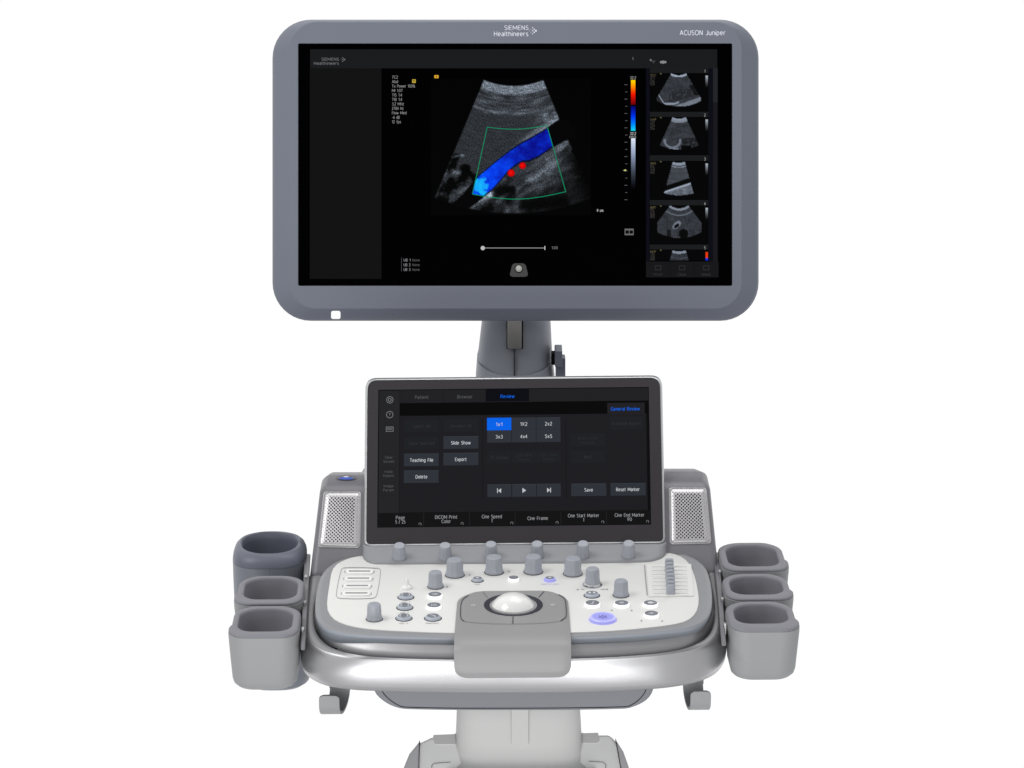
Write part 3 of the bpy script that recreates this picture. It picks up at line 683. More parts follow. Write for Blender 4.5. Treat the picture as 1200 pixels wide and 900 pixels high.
tt('Stress Echo', 689, 514.4, 24, DK, 2.8); tt('Review', 689, 519.6, 15, DK, 2.8); tt('Alert', 689, 536.4, 10, DK); tt('Archived Report', 734.5, 497.6, 34, DK)
for a, c2, y in (('Clear', 'Screen', 534.4), ('Hide', 'Patient', 551.2), ('Image', 'Param', 567.9)):
    tt(a, 455.6, y, 9.4 if a != 'Image' else 11.4, MD, 2.8); tt(c2, 455.6, y + 4.7, 12.6, MD, 2.8)
tt('?', 456.3, 484.3, 1.8, IC, 3.6)
for a, c2, x, wd in (('Page', '5 / 25', 469.6, 10.4), ('DICOM Print', 'Color', 523, 26), ('Cine Speed', '1', 576.2, 23.4), ('Cine Frame', '', 629.6, 24), ('Cine Start Marker', '1', 683, 36.4), ('Cine End Marker', '90', 736.6, 34.6)):
    tt(a, x, 605 if c2 else 607.6, wd, FT)
    if c2: tt(c2, x, 610, {'5 / 25': 11.6, 'Color': 11, '1': 1.4, '90': 5.4}[c2], FT)
mb.build('touch_display_text', touch, flip=False)

# ================================================================== CONTROL PANEL (deck)
border = [(470, 649), (424.7, 651), (402, 655), (386, 663), (376, 675), (371, 692), (369.2, 713), (372, 727), (384, 736.24), (410, 741.8), (460, 744.8), (530, 746.3), (600, 746.8),
          (670, 745.8), (745, 742.3), (790, 737.92), (812, 733.9), (827, 726), (833.5, 714), (834.5, 697), (832, 679), (826, 664), (812, 653), (796, 648), (781, 646), (740, 645)]
white = [(470, 650), (424.7, 651.5), (405, 656), (391, 665.3), (386, 686), (383.3, 710.7), (386.5, 720), (393, 726.54), (407, 732.31), (426.7, 736.3), (460, 739), (530, 741.6), (600, 742),
         (670, 741), (725, 738.5), (765, 734.74), (792, 730.88), (806, 726.54), (815, 718.5), (818.8, 706), (817, 688), (811.5, 668), (805, 657.5), (795, 651), (781, 648), (740, 647)]
NB = 140
def dpts(pl, w, n=NB): return hits(D, resample(pl, n, closed=True), w)
def shrink(pl, k):                                               # inset a pixel outline toward its centre line
    cx = sum(p[0] for p in pl)/len(pl); cy = sum(p[1] for p in pl)/len(pl)
    return [(x + (cx - x)*k/260, y + (cy - y)*k/60) for x, y in pl]
mb = MB()
B0 = dpts(border, 0)
def inset(P, d):                                                 # inset a closed loop of world points within the deck plane
    L = [D.loc(p) for p in P]; n = len(L); out = []
    area = sum(L[i].x*L[(i+1) % n].y - L[(i+1) % n].x*L[i].y for i in range(n)); sg = 1 if area > 0 else -1
    for i in range(n):
        t = (L[(i+1) % n] - L[i-1]); t.z = 0; t.normalize(); nn = Vector((-t.y, t.x, 0))*sg; q = L[i] + nn*d; out.append(D.P(q.x, q.y, q.z))
    return out
def lift(P, dw): return [p + D.ez*dw for p in P]
mb.loft([lift(inset(B0, .004), -.020), lift(inset(B0, .001), -.0055), lift(B0, -.0042), lift(B0, -.0009), lift(inset(B0, .0009), 0), lift(inset(B0, .006), .0002)], M['deck'], cap0=True, cap1=True, mrow=[M['trim'], M['trim'], M['trim'], M['deck'], M['deck']])
panel = mb.build('control_panel', root, angle=60)
mb = MB(); W0 = dpts(white, .001)
mb.loft([lift(W0, -.002), lift(W0, .0), lift(inset(W0, .0006), .0004)], M['white'], cap1=True)
plate = mb.build('white_faceplate', panel, angle=50)

# printed marks and thin lines on the faceplate
WP = .0018
mb = MB()
stroke(mb, D, resample([(403, 665.2), (443, 665.8), (446, 668), (441.5, 697), (437.5, 700.8), (397, 700.8), (394, 697), (400, 667.5)], 60, True), .55, WP, M['line'], True)
stroke(mb, D, [(755.4, 662), (756.6, 679), (758.6, 697.5)], 1.1, WP, M['line'])
for s, x, y in (('user 1', 475.2, 706.2), ('user 2', 473.8, 718.6), ('user 3', 472.6, 731)): text(mb, D, s, x, y, 10, 1.5, WP, M['print'])
text(mb, D, 'measurement', 506.6, 730.8, 15, 1.4, WP, M['print']); text(mb, D, 'clear', 559.3, 685.2, 6.4, 1.3, WP, M['print'])
text(mb, D, 'multifunction', 644.6, 685, 21, 1.3, WP, M['blueink']); text(mb, D, 'freeze', 693.8, 704.2, 9.6, 1.3, WP, M['print'])
for x, y in ((524.2, 687.6), (550.4, 673.6), (596.4, 669.5), (677, 690.7), (711.5, 690.4), (717, 715), (740.2, 715.2), (751.6, 727.4), (776, 727.6)): disc(mb, D, x, y, 1.0, WP, M['print'], ry=.6, n=8)
rect(mb, D, 681, 690.2, 685, 690.6, WP, M['print']); rect(mb, D, 704, 690.2, 710, 690.6, WP, M['print'])
mb.build('panel_print', panel, flip=False)

# rising strip behind the deck, in front of the touchscreen
mb = MB()
front = [(424.6, 652), (427.5, 657), (433, 660.2), (442, 661.8), (520, 661.6), (603, 661), (690, 660.6), (757, 659.3), (770, 657), (778, 653), (781.5, 647.5)]
back  = [(425.4, 640.5), (430, 640.5), (440, 640.3), (450, 640.2), (520, 639.8), (603, 639), (690, 638.2), (757, 637.4), (766, 637.2), (774, 637), (781, 636.8)]
nf = 90; Fp = resample(front, nf); Bp = resample(back, nf)
rows = []
LEDGE = ((0, .0), (0.0, .0012), (.05, .0032), (.12, .0044), (.25, .0055), (.5, .0077), (.75, .0099), (1, .012))
for t, wv in LEDGE:
    row = []
    for i in range(nf):
        pf = D.loc(D.hit(*Fp[i], .0012)); pb = D.loc(D.hit(*Bp[i], .012)); 
        q = pf.lerp(pb, t); row.append(D.P(q.x, q.y, wv))
    rows.append(row)
mb.loft(rows, M['deck'], closed=False)
rows2 = [rows[-1], [p + EB*.02 for p in rows[-1]]]
mb.loft(rows2, M['deck'], closed=False)
for e in (0, -1):
    side = [r[e] for r in rows] + [rows[-1][e] + EB*.02, D.P(*(D.loc(rows[-1][e] + EB*.02)[:2]), -.004), D.P(*D.loc(rows[0][e])[:2], -.004)]
    mb.add(side, [list(range(len(side)))], M['deck'])
strip = mb.build('knob_ledge', root, angle=50, solid=0)

# knobs
def facet(n, depth):
    def rf(a, i):
        s = 2*math.pi/n; x = (a % s) - s/2
        return 1 - depth*(1 - math.cos(math.pi/n)/math.cos(x))/(1 - math.cos(math.pi/n)) * (1 if 3 <= i <= 6 else 0)
    return rf
def make_knob(rb, rt, h, Fr):
    mb = MB()
    prof = [(rb*.98, 0), (rb, .0012), (rb*.99, .0024), (rb*.93, .0040), (rb*.885, .0055), (rt*1.06, h*.62), (rt*1.01, h*.88), (rt*.95, h*.96), (rt*.84, h), (rt*.5, h*1.004), (.0004, h*1.005)]
    lathe(mb, Fr, 0, 0, prof, M['knob'], seg=80, rf=lambda a, i: (math.cos(math.pi/10)/math.cos(((a + .05*math.pi) % (math.pi/5)) - math.pi/10)*1.02 if 3 <= i <= 6 else 1), cap=True)
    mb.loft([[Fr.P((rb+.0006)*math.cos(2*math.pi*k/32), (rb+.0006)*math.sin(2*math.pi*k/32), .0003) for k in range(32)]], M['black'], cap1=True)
    return mb, Fr.o
def knob_at(proto, parent, px, py, w, base):
    u, v = D.uv(px, py, w); return copy_part(proto, parent, ORG[proto] + (D.P(u, v, w) - base))
def on_ledge(px, py):                                            # point of the ledge surface seen at this pixel, and its slope
    vb_ = D.uv(603, 639, .012)[1]; vf_ = D.uv(603, 661, .0012)[1]; w_ = .006
    for _ in range(20):
        v = D.uv(px, py, w_)[1]; t = max(0, min(1, (v - vf_)/(vb_ - vf_))); w_ = lerp_tab(LEDGE[1:], t)
    return w_ - .0005
TILT = math.atan2(.0088, (D.uv(603, 639, .012)[1] - D.uv(603, 661, .0012)[1]))
w1 = on_ledge(468.3, 653.4)
FK = Frame(D.hit(468.3, 653.4, w1), D.ex, D.ey*math.cos(TILT) + D.ez*math.sin(TILT))
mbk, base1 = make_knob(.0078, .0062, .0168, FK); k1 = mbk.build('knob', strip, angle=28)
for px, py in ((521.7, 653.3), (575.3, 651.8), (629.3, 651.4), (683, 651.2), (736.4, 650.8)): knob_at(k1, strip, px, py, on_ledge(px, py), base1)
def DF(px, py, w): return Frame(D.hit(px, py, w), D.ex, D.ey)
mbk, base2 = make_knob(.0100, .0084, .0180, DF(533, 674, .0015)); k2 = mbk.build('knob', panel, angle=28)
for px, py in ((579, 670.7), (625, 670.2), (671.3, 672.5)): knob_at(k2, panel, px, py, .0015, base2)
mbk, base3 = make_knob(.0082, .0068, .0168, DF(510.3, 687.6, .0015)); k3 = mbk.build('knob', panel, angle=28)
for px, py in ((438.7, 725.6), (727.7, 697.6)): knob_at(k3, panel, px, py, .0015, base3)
k4 = knob_at(k3, panel, 694.4, 683.4, .0030, base3); k4['label'] = 'knob on a white notched collar'
mb = MB(); u, v = D.uv(694.2, 685.3, .0015)
lathe(mb, D, u, v, [(.0105, .0014), (.0105, .0022), (.0088, .0023), (.0086, .0034), (.004, .0034)], M['white'], mrow=[M['knob'], M['knob'], M['white'], M['white']], cap=True, seg=40)
for a0 in (250, 330, 210): 
    pts = [D.P(u + r*math.cos(R(a0 + da)), v + r*math.sin(R(a0 + da)), .0026) for r, da in ((.0088, 0), (.0101, 0), (.0101, 26), (.0088, 26))]
    mb.add(pts, [[0, 1, 2, 3]], M['black'])
mb.build('knob_collar', panel)

# push buttons
def button(px, py, r, kind, icon):
    mb = MB(); u, v = D.uv(px, py + 1.0, .0015); q = r
    if kind == 'grey':
        lathe(mb, D, u, v, [(q*1.10, .0014), (q*1.10, .0018), (q*1.0, .0018), (q*.97, .0028), (q*.80, .0044), (q*.74, .0046), (.0003, .0046)], None,
              mrow=[M['black'], M['black'], M['flange'], M['flange'], M['flange'], M['button'], M['button']][:6], seg=40)
        top = .0048
    elif kind == 'blue':
        lathe(mb, D, u, v, [(q*1.08, .0014), (q*1.06, .0017), (q*1.0, .0017), (q*.97, .0030), (q*.80, .0042), (q*.74, .0044), (.0003, .0044)], None,
              mrow=[M['litblue']]*5 + [M['button']], seg=40); top = .0047
    elif kind == 'lit':
        lathe(mb, D, u, v, [(q*1.02, .0014), (q*1.02, .0030), (q*.98, .0046), (q*.9, .0050), (.0003, .0050)], None,
              mrow=[M['lit'], M['lit'], M['lit'], M['button']], seg=40); top = .0052
    Fb = Frame(D.P(u, v, 0), D.ex, D.ey); s = q*.5
    def poly(pts, m=M['iconink']): mb.add([Fb.P(x*s, y*s, top) for x, y in pts], [list(range(len(pts)))], m)
    def arc(r0, r1, a0, a1, m=M['iconink'], n=16):
        A_ = [Fb.P(r0*s*math.cos(R(a0+(a1-a0)*k/n)), r0*s*math.sin(R(a0+(a1-a0)*k/n)), top) for k in range(n+1)]
        B_ = [Fb.P(r1*s*math.cos(R(a0+(a1-a0)*k/n)), r1*s*math.sin(R(a0+(a1-a0)*k/n)), top) for k in range(n+1)]
        mb.loft([A_, B_], m, closed=False)
    if icon == 'ring': arc(.88, 1.12, -50, 50); arc(.88, 1.12, 130, 230)
    elif icon == 'bar': poly([(-.7, -.25), (.8, -.3), (.8, .3), (-.7, .25)])
    elif icon == 'hatch':
        for k in (-.6, -.2, .2, .6): poly([(k-.08, -.6), (k+.08, -.6), (k+.08, .6), (k-.08, .6)])
    elif icon == 'line': poly([(-.8, .75), (-.55, .95), (0, .3), (.7, -.3), (.85, -.9), (.35, -.7), (-.1, .05)])
    elif icon == 'two': poly([(-1, -.5), (-.2, -.5), (-.35, .6), (-.8, .6)]); poly([(.2, -.5), (1, -.5), (.8, .6), (.35, .6)])
    elif icon == 'note': poly([(-.1, -.9), (.12, -.9), (.3, .9), (.05, .9)]); poly([(-.6, -1), (0, -.9), (0, -.5), (-.5, -.6)]); poly([(.1, .6), (.7, .8), (.7, 1.05), (.1, .9)])
    elif icon == 'arrow': poly([(-.9, 0), (-.2, .7), (-.2, -.7)]); arc(.35, .6, -90, 200); poly([(-.2, -.2), (.5, -.25), (.5, .25), (-.2, .2)])
    elif icon == 'disc': arc(.1, .75, 0, 360); poly([(.8, -.2), (1.15, -.2), (1.15, .2), (.8, .2)])
    elif icon == 'dot': arc(.0, .55, 0, 360)
    return mb.build('push_button', panel, angle=40)
for px, py, r, kd, ic in ((475.6, 699, .0080, 'grey', 'ring'), (474.4, 711.2, .0080, 'grey', 'ring'), (473.3, 723.7, .0080, 'grey', 'ring'), (507.3, 723.7, .0082, 'grey', 'line'),
                      (509.6, 699, .0078, 'lit', 'bar'), (508.5, 711.6, .0078, 'lit', 'hatch'), (559.6, 679.4, .0060, 'grey', 'dot'), (601.9, 679.2, .0058, 'lit', None),
                      (644.3, 678.9, .0062, 'blue', 'dot'), (693.6, 696.9, .0078, 'grey', 'two'), (694.3, 709, .0080, 'lit', 'note'), (728.5, 709, .0079, 'lit', 'arrow'),
                      (762.3, 709, .0078, 'lit', 'disc'), (763.3, 721.3, .0078, 'lit', 'arrow')): button(px, py, r, kd, ic)
mb = MB(); u, v = D.uv(706.4, 726.2, .0015)
lathe(mb, D, u, v, [(.0142, .0014), (.0140, .0020), (.0134, .0022), (.0132, .0040), (.0122, .0050), (.0108, .0050), (.0104, .0045), (.0003, .0044)], M['litblue'], seg=48, mrow=[M['litblue']]*3 + [M['litrim']]*2 + [M['litblue']]*2)
for a in range(6):
    c_, s_ = math.cos(R(30 + 60*a)), math.sin(R(30 + 60*a))
    for r0, r1 in ((.0012, .0048),):
        mb.add([D.P(u + c_*r0 - s_*.0004, v + s_*r0 + c_*.0004, .0048), D.P(u + c_*r0 + s_*.0004, v + s_*r0 - c_*.0004, .0048), D.P(u + c_*r1 + s_*.0004, v + s_*r1 - c_*.0004, .0048), D.P(u + c_*r1 - s_*.0004, v + s_*r1 + c_*.0004, .0048)], [[0, 1, 2, 3]], M['darkink'])
        for bb in (-1, 1):
            e = R(30 + 60*a + bb*55); m0 = (u + c_*.0032, v + s_*.0032); m1 = (m0[0] + .0016*math.cos(e), m0[1] + .0016*math.sin(e))
            mb.add([D.P(m0[0]-s_*.0003, m0[1]+c_*.0003, .0049), D.P(m0[0]+s_*.0003, m0[1]-c_*.0003, .0049), D.P(m1[0]+s_*.0003, m1[1]-c_*.0003, .0049), D.P(m1[0]-s_*.0003, m1[1]+c_*.0003, .0049)], [[0, 1, 2, 3]], M['darkink'])
mb.build('push_button', panel, angle=35, label='large glowing violet freeze button')
# white toggle lever
mb = MB(); u, v = D.uv(476.8, 689.3, .0015)
lathe(mb, D, u, v, [(.0064, .0014), (.0062, .0026), (.0050, .0042), (.0026, .0056), (.0021, .0090), (.0014, .0122), (.0008, .0130), (.0001, .0132)], M['ball'], seg=28)
mb.build('toggle_lever', panel, angle=50)
# paddle switches
for i, (x0, x1, y) in enumerate(((408.7, 434, 669), (407.3, 432.7, 677.3), (406, 431.3, 685.9), (404.6, 430.6, 694.6))):
    mb = MB()
    mb.slab(D, hits(D, rrect(x0-2.8, y - 1.9, x1+2.8, y + 2.6, 2.0, 5), .0030), .0014, .0030, M['paddle'])
    mb.slab(D, hits(D, rrect(x0, y - .7, x1, y + .5, .3, 2), .0034), .0024, .0034, M['line'])
    for xx in (x0 - 4.6, x1 + 4.4): mb.slab(D, hits(D, rrect(xx - .35, y - .6, xx + .35, y + 1.8, .2, 2), .0019), .0014, .0019, M['line'])
    mb.build('paddle_switch', panel, bevel=.0005, seg=2)
# slider bank
mb = MB()
mb.slab(D, hits(D, q_round((757.5, 661.2), (810, 660.6), (813.6, 697.8), (760, 698.6), 1.2, 3), .0026), .0014, .0026, M['white'])
sb = []
for i in range(8):
    y = 664.2 + i*4.42
    o_ = i*.28
    mb.slab(D, hits(D, [(763.4+o_, y-.5), (804.6+o_, y-.5), (804.6+o_, y+.35), (763.4+o_, y+.35)], .0028), .0014, .0028, M['slot'])
    mb.slab(D, hits(D, [(763.2+o_, y+.45), (804.8+o_, y+.45), (804.8+o_, y+2.0), (763.2+o_, y+2.0)], .0033), .0014, .0033, M['ball'])
mb.build('slider_plate', panel, bevel=.0003, seg=1)
xo = [0, -.2, .3, -.1, .4, .1, .3, .2]
for i in range(8):
    y = 665.2 + i*4.42; cxp = 784.2 + i*.22 + xo[i]; mb = MB(); u, v = D.uv(cxp, y, .0028)
    rr = [rrect(u - a, v - b, u + a, v + b, min(a, b)*.6, 4) for a, b in ((.0046, .0032), (.0045, .0030), (.0043, .0026), (.0036, .0018), (.0022, .0008))]
    mb.loft([locs(D, r_, w_) for r_, w_ in zip(rr, (.0028, .0085, .0112, .0128, .0133))], M['knob'], cap1=True)
    mb.build('slider_knob', panel, angle=50)

# ================================================================== PALM REST with trackball
mb = MB()
WT = .0050
cx0 = 601.3
# profile in deck-local (v,w) from the top edge to the lower lip
vt = D.uv(600, 692.3, WT)[1]; vfold = D.uv(600, 762.8, -.004)[1]
vmid = D.uv(600, 745, .004)[1]
prof = [(vt, WT), (vt - .012, WT), (vt - .03, WT), (vt - .05, WT), (vt - .07, WT), (vt - .085, WT - .0002), (vmid, WT - .0012), (vmid - .010, WT - .0026),
        (vfold + .006, .0006), (vfold + .002, -.0015), (vfold, -.0048), (vfold - .0016, -.010), (vfold - .003, -.018), (vfold - .003, -.026), (vfold - .001, -.0325)]
S = [0]
for a, b_ in zip(prof, prof[1:]): S.append(S[-1] + math.hypot(b_[0]-a[0], b_[1]-a[1]))
def prof_at(s):
    s = max(0, min(S[-1], s))
    for i in range(len(S)-1):
        if s <= S[i+1] + 1e-12:
            t = (s - S[i]) / (S[i+1]-S[i]); return (prof[i][0]*(1-t)+prof[i+1][0]*t, prof[i][1]*(1-t)+prof[i+1][1]*t)
hl = [(0, 56.5), (.35, 58.5), (.6, 64), (1, 66)]
def halfw(f):                                                    # half width (m) along s/S
    base = .0567 + .0013*min(1, f/.6)
    return base
Rt = .023; Rb = .0135
rows = []; ns = 72
svals = [S[-1]*(.5 - .5*math.cos(math.pi*i/ns)) for i in range(ns+1)]
for s in svals:
    hw = halfw(s/S[-1])
    if s < Rt*1.3: 
        q = 1 - s/(Rt*1.3); hw -= Rt*(1 - math.sqrt(max(0, 1 - q*q)))
    if S[-1]-s < Rb:
        q = 1 - (S[-1]-s)/Rb; hw -= Rb*(1 - math.sqrt(max(0, 1 - q*q)))
    v_, w_ = prof_at(s)
    cu_ = D.uv(600.7, 700, 0)[0] + v_*math.tan(YAW)
    va, wa = prof_at(s - .004); vb2, wb2 = prof_at(s + .004); tl_ = math.hypot(vb2 - va, wb2 - wa) or 1
    nv, nw = -(wb2 - wa)/tl_, (vb2 - va)/tl_                      # profile normal (points inward: down / back)
    if nw > 0 or nv < 0: nv, nw = abs(nv), -abs(nw)
    rows.append([D.P(cu_ + hw*(k/12 - 1), v_ + nv*.0018*max(0, abs(k/12-1) - .90)/.10, w_ + nw*.0018*max(0, abs(k/12-1) - .90)/.10) for k in range(25)])
mb.loft(rows, M['palm'], closed=False)
palm = mb.build('palm_rest', root, angle=60, up=D.ez)
palm.modifiers.new('solid', 'SOLIDIFY').thickness = .0055
palm.modifiers['solid'].offset = -1
md = palm.modifiers.new('bevel', 'BEVEL'); md.width = .0012; md.segments = 3; md.limit_method = 'ANGLE'; md.angle_limit = R(40); md.harden_normals = True
def surf(px, py, e=.0): return D.hit(px, py, WT + e)
class PF:
    def hit(self, px, py, w=0): return D.hit(px, py, WT + w)
PFm = PF()
mb = MB()
stroke(mb, PFm, resample([(549, 697.5), (541.8, 703), (539.8, 713), (540.4, 724.5), (544, 728)], 24), .8, .0003, M['ring'])
stroke(mb, PFm, resample([(655, 696.5), (661.5, 701.5), (663.3, 711), (663, 722.5), (657, 727.5)], 24), .8, .0003, M['ring'])
stroke(mb, PFm, resample([(544, 728), (560, 729.8), (600, 730.8), (640, 729.6), (657, 727.5)], 24), .3, .0003, M['dark'])
stroke(mb, PFm, [(566, 693.8), (571.2, 700)], .5, .0003, M['ring']); stroke(mb, PFm, [(637.6, 693), (631, 700.2)], .8, .0003, M['ring'])
stroke(mb, PFm, [(601.2, 721.5), (600.9, 730.6)], 1.0, .0003, M['ring'])
for x, y in ((554.6, 709.3), (648, 708.8)):
    stroke(mb, PFm, [(x + 2.4*math.cos(a*math.pi/6), y + 1.0*math.sin(a*math.pi/6)) for a in range(12)], .5, .0004, M['iconink'], True)
    stroke(mb, PFm, [(x-3.6, y), (x+3.6, y)], .35, .0004, M['iconink']); stroke(mb, PFm, [(x, y-1.7), (x, y+1.7)], .5, .0004, M['iconink'])
mb.build('button_seams', palm, flip=False)
mb = MB(); u, v = D.uv(601.6, 709.1, WT)
sc_ = D.uv(602.6, 709.1, WT)[0] - u
ra, rb_ = 34.4*sc_, 24.8*sc_
lathe(mb, D, u, v, [(ra+.0004, WT - .001), (ra, WT + .0008), (ra - .001, WT + .0010), (rb_ + .003, WT + .0004), (rb_ - .001, WT - .004)], M['ring'], seg=64, cap=False)
mb.build('trackball_ring', palm, angle=50)
mb = MB()
Rb2 = .0262; capw = math.sqrt(Rb2**2 - .0214**2)
ub, vb = D.uv(601.3, 708.3, WT)
seg = 64; rings = []
for i in range(0, 26):
    a = R(-20 + 110*i/25.0) ; rings.append([D.P(ub + Rb2*math.cos(a)*math.cos(2*math.pi*k/seg), vb + Rb2*math.cos(a)*math.sin(2*math.pi*k/seg), WT - capw + .0006 + Rb2*math.sin(a)) for k in range(seg)])
mb.loft(rings[:-1], M['ball'], cap0=True, cap1=True)
mb.build('trackball', palm, angle=60)

# ================================================================== HANDLE / FRONT RIM
I_ = [(377, 674.5), (372.5, 690), (368.6, 707), (367.3, 720), (368.2, 732), (372, 742), (380, 752), (393, 759.81), (412, 765.54), (440, 769.31), (500, 772.1), (600, 772.8), (700, 770.5),
      (760, 766.55), (790, 762.46), (808, 757.66), (821, 751.5), (830, 744), (835, 735), (837.5, 722), (837, 705), (834, 688), (830.5, 671)]
K_ = [(362.8, 674), (359.8, 692), (357.2, 712), (356, 730), (357.3, 742), (361.5, 750.07), (370, 757.95), (383, 764.25), (404, 769.6), (430, 772.59), (500, 775.4), (600, 776.2), (700, 773.8),
      (765, 769.37), (800, 764.34), (820, 758.91), (834, 751.57), (843, 741), (847.5, 728), (848.5, 714), (847, 697), (844.5, 683), (842.5, 671)]
Mi = [(360, 690), (357, 710), (354.2, 730), (353, 748), (353.6, 762), (357.5, 771), (366, 778.5), (381, 784.6), (404, 788.6), (432, 790.8), (500, 792.6), (600, 793.4), (700, 791.6),
      (765, 788), (800, 783.2), (823, 777), (839, 768.5), (848, 757), (851, 744), (851.2, 728), (849.6, 712), (847, 698), (844.6, 686)]
Bt = [(361, 705), (357.5, 725), (354.6, 745), (352.8, 763), (353.2, 777), (356.5, 787), (365, 795.5), (381, 803), (402, 807), (430, 809.3), (500, 811), (600, 811.6), (700, 810.4),
      (765, 807.4), (797, 803.6), (822, 797.6), (838, 789.5), (847, 779), (850.8, 767), (851, 750), (849.4, 732), (847.4, 716), (844.6, 700)]
NR = 150
def hrow(pl, w): return hits(D, resample(pl, NR), w)
Ir, Kr, Mr, Br = hrow(I_, -.014), hrow(K_, -.017), hrow(Mi, -.033), hrow(Bt, -.052)
Irl = [p - D.ez*.006 for p in Ir]
def blend(A, Bq, t, off=0): 
    out = []
    cen = D.P(0, .05, 0)
    for a, b in zip(A, Bq):
        p = a.lerp(b, t); d = (p - cen); d.z = 0; d.normalize(); out.append(p + d*off)
    return out
mb = MB()
Bin = []
for p in Br:
    d = p - D.P(0, .05, 0); d.z = 0; d.normalize(); Bin.append(p - d*.012 - D.ez*.003)
mb.loft([Irl, [p - D.ez*.0012 for p in Ir], blend(Ir, Kr, .12, 0), blend(Ir, Kr, .6, 0), blend(Ir, Kr, .93, 0), blend(Kr, Mr, .10, .0002), blend(Kr, Mr, .35, .0008), blend(Kr, Mr, .65, .0008), Mr,
         blend(Mr, Br, .35, .0010), blend(Mr, Br, .7, .0008), Br, blend(Br, Bin, .4, -.0), Bin], M['silver'], closed=False, mrow=[M['rimtop']]*4 + [M['silver']]*9)
handle = mb.build('front_handle', root, angle=80, up=-EB)
# silver groove between deck and handle
def lerp_rows(A, Bq, t): return [a.lerp(b, t) for a, b in zip(A, Bq)]
G0 = [(378, 674), (373, 690), (370.2, 707), (369.6, 720), (372, 729.5), (378, 736.92), (388, 742.12), (404, 746.11), (430, 749.4), (465, 751.8), (520, 753.4), (600, 754), (680, 752.8), (745, 748.8),
      (785, 745.21), (806, 741.78), (820, 736.92), (829, 730), (833.5, 722), (835, 710), (834.4, 696), (832, 682), (829, 669)]
G1 = [(377.4, 674), (372.8, 690), (369.2, 707), (368.2, 720), (369.4, 731), (373.6, 741), (381, 750), (393.6, 756.4), (413, 761.15), (440, 764.8), (500, 767.8), (600, 768.6), (700, 766.4), (760, 762.4),
      (790, 758.68), (807, 754.65), (820, 749), (828.6, 742), (833.8, 733), (836.6, 721), (836.4, 705), (833.6, 688), (830, 671)]
Gr0, Gr1 = hrow(G0, -.0075), hrow(G1, -.0165)
mb = MB()
mb.loft([[p + EB*.01 - D.ez*.002 for p in Gr0], Gr0, lerp_rows(Gr0, Gr1, .25), [p - D.ez*.0008 for p in lerp_rows(Gr0, Gr1, .6)], Gr1, [p - D.ez*.008 for p in Gr1]], M['groove'], closed=False)
mb.build('silver_groove', root, angle=60)
# shadowed underbody closing the gap beneath
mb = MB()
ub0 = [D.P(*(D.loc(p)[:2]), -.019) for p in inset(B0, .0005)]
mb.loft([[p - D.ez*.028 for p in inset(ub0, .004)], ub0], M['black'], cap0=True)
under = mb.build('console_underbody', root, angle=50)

# ================================================================== SPEAKER TOWERS
def tower(xb, xt, xtb, inner, ytop, yback, ybot, gr):
    """xb/xt outer x (px) at bottom/top of the sloped front; inner x hidden behind the touch panel"""
    def col(xbot, xtop, xbk):
        a = SP.hit(xbot, ybot); b_ = SP.hit(xtop, ytop)
        hb = Frame(b_, EX, EB*math.cos(R(6)) + UP*math.sin(R(6))); c = hb.hit(xbk, yback)
        c2 = c + EB*.10 - UP*.03
        d_ = Vector((c2.x, c2.y, D.o.z - .05)); e = Vector((a.x, a.y + .01, D.o.z - .045))
        return [a, b_, c, c2, d_, e]
    A_ = col(xb, xt, xtb); B_ = col(inner, inner, inner)
    mb = MB(); mb.loft([A_, B_], M['dark'], cap0=True, cap1=True)
    t = mb.build('speaker_tower', root, bevel=.0085, seg=5)
    tl, tr, br, bl = gr
    mb = MB()
    # satin grille plate, gently rounded toward its edges
    def gq(g, w): return hits(SP, q_round((tl[0]+g, tl[1]+g), (tr[0]-g, tr[1]+g), (br[0]-g, br[1]-g), (bl[0]+g, bl[1]-g), 4.5 - g*.4, 5), w)
    mb.loft([gq(-1.2, -.002), gq(-1.2, .0006), gq(-.5, .0011), gq(.3, .0002), gq(1.2, .0012), gq(3.0, .0020), gq(5.5, .0023)], M['mesh'], cap1=True)
    nc, nr = 19, 28
    for j in range(nr):
        for i in range(nc):
            if (i + j) % 2: continue
            s = (i + .5)/nc; q = (j + .5)/nr
            s_ = .045 + s*.91; q_ = .055 + q*.89
            x = (tl[0]*(1-s_) + tr[0]*s_)*(1-q_) + (bl[0]*(1-s_) + br[0]*s_)*q_
            y = (tl[1]*(1-s_) + tr[1]*s_)*(1-q_) + (bl[1]*(1-s_) + br[1]*s_)*q_
            edge = i in (0, 1, nc-1, nc-2) or j in (0, nr-1)
            r_ = .62 if edge else 1.0
            disc(mb, SP, x, y, r_, .0026 if not edge else .00255, M['black'] if not edge else M['line'], ry=r_*.92, n=7)
    g = mb.build('speaker_grille', t, angle=40, flip=None)
    return t
tL = tower(361.6, 374.6, 378.2, 446, 571, 557.0, 677, ((380.6, 577), (422, 577), (421, 641), (373.6, 640.2)))
tR = tower(843.6, 832.0, 829.6, 760, 567, 552.8, 673.5, ((785, 572.4), (826.6, 572.4), (832.6, 636), (786, 636.8)))
# status light in the top of the left tower
mb = MB()
Fh = Frame(SP.hit(400, 571), EX, EB*math.cos(R(6)) + UP*math.sin(R(6)))
disc(mb, Fh, 405.6, 559.6, 12.4, .0012, M['dark'], ry=2.7, n=32); disc(mb, Fh, 405.6, 560.5, 8.6, .0016, glow('status_blue', RGB(96, 122, 220), 0.7), ry=1.45, n=28)
disc(mb, Fh, 405.5, 558.6, 3.4, .0019, M['ink'], ry=.6, n=14)
mb.build('status_light', tL, flip=False, label='glowing blue light')

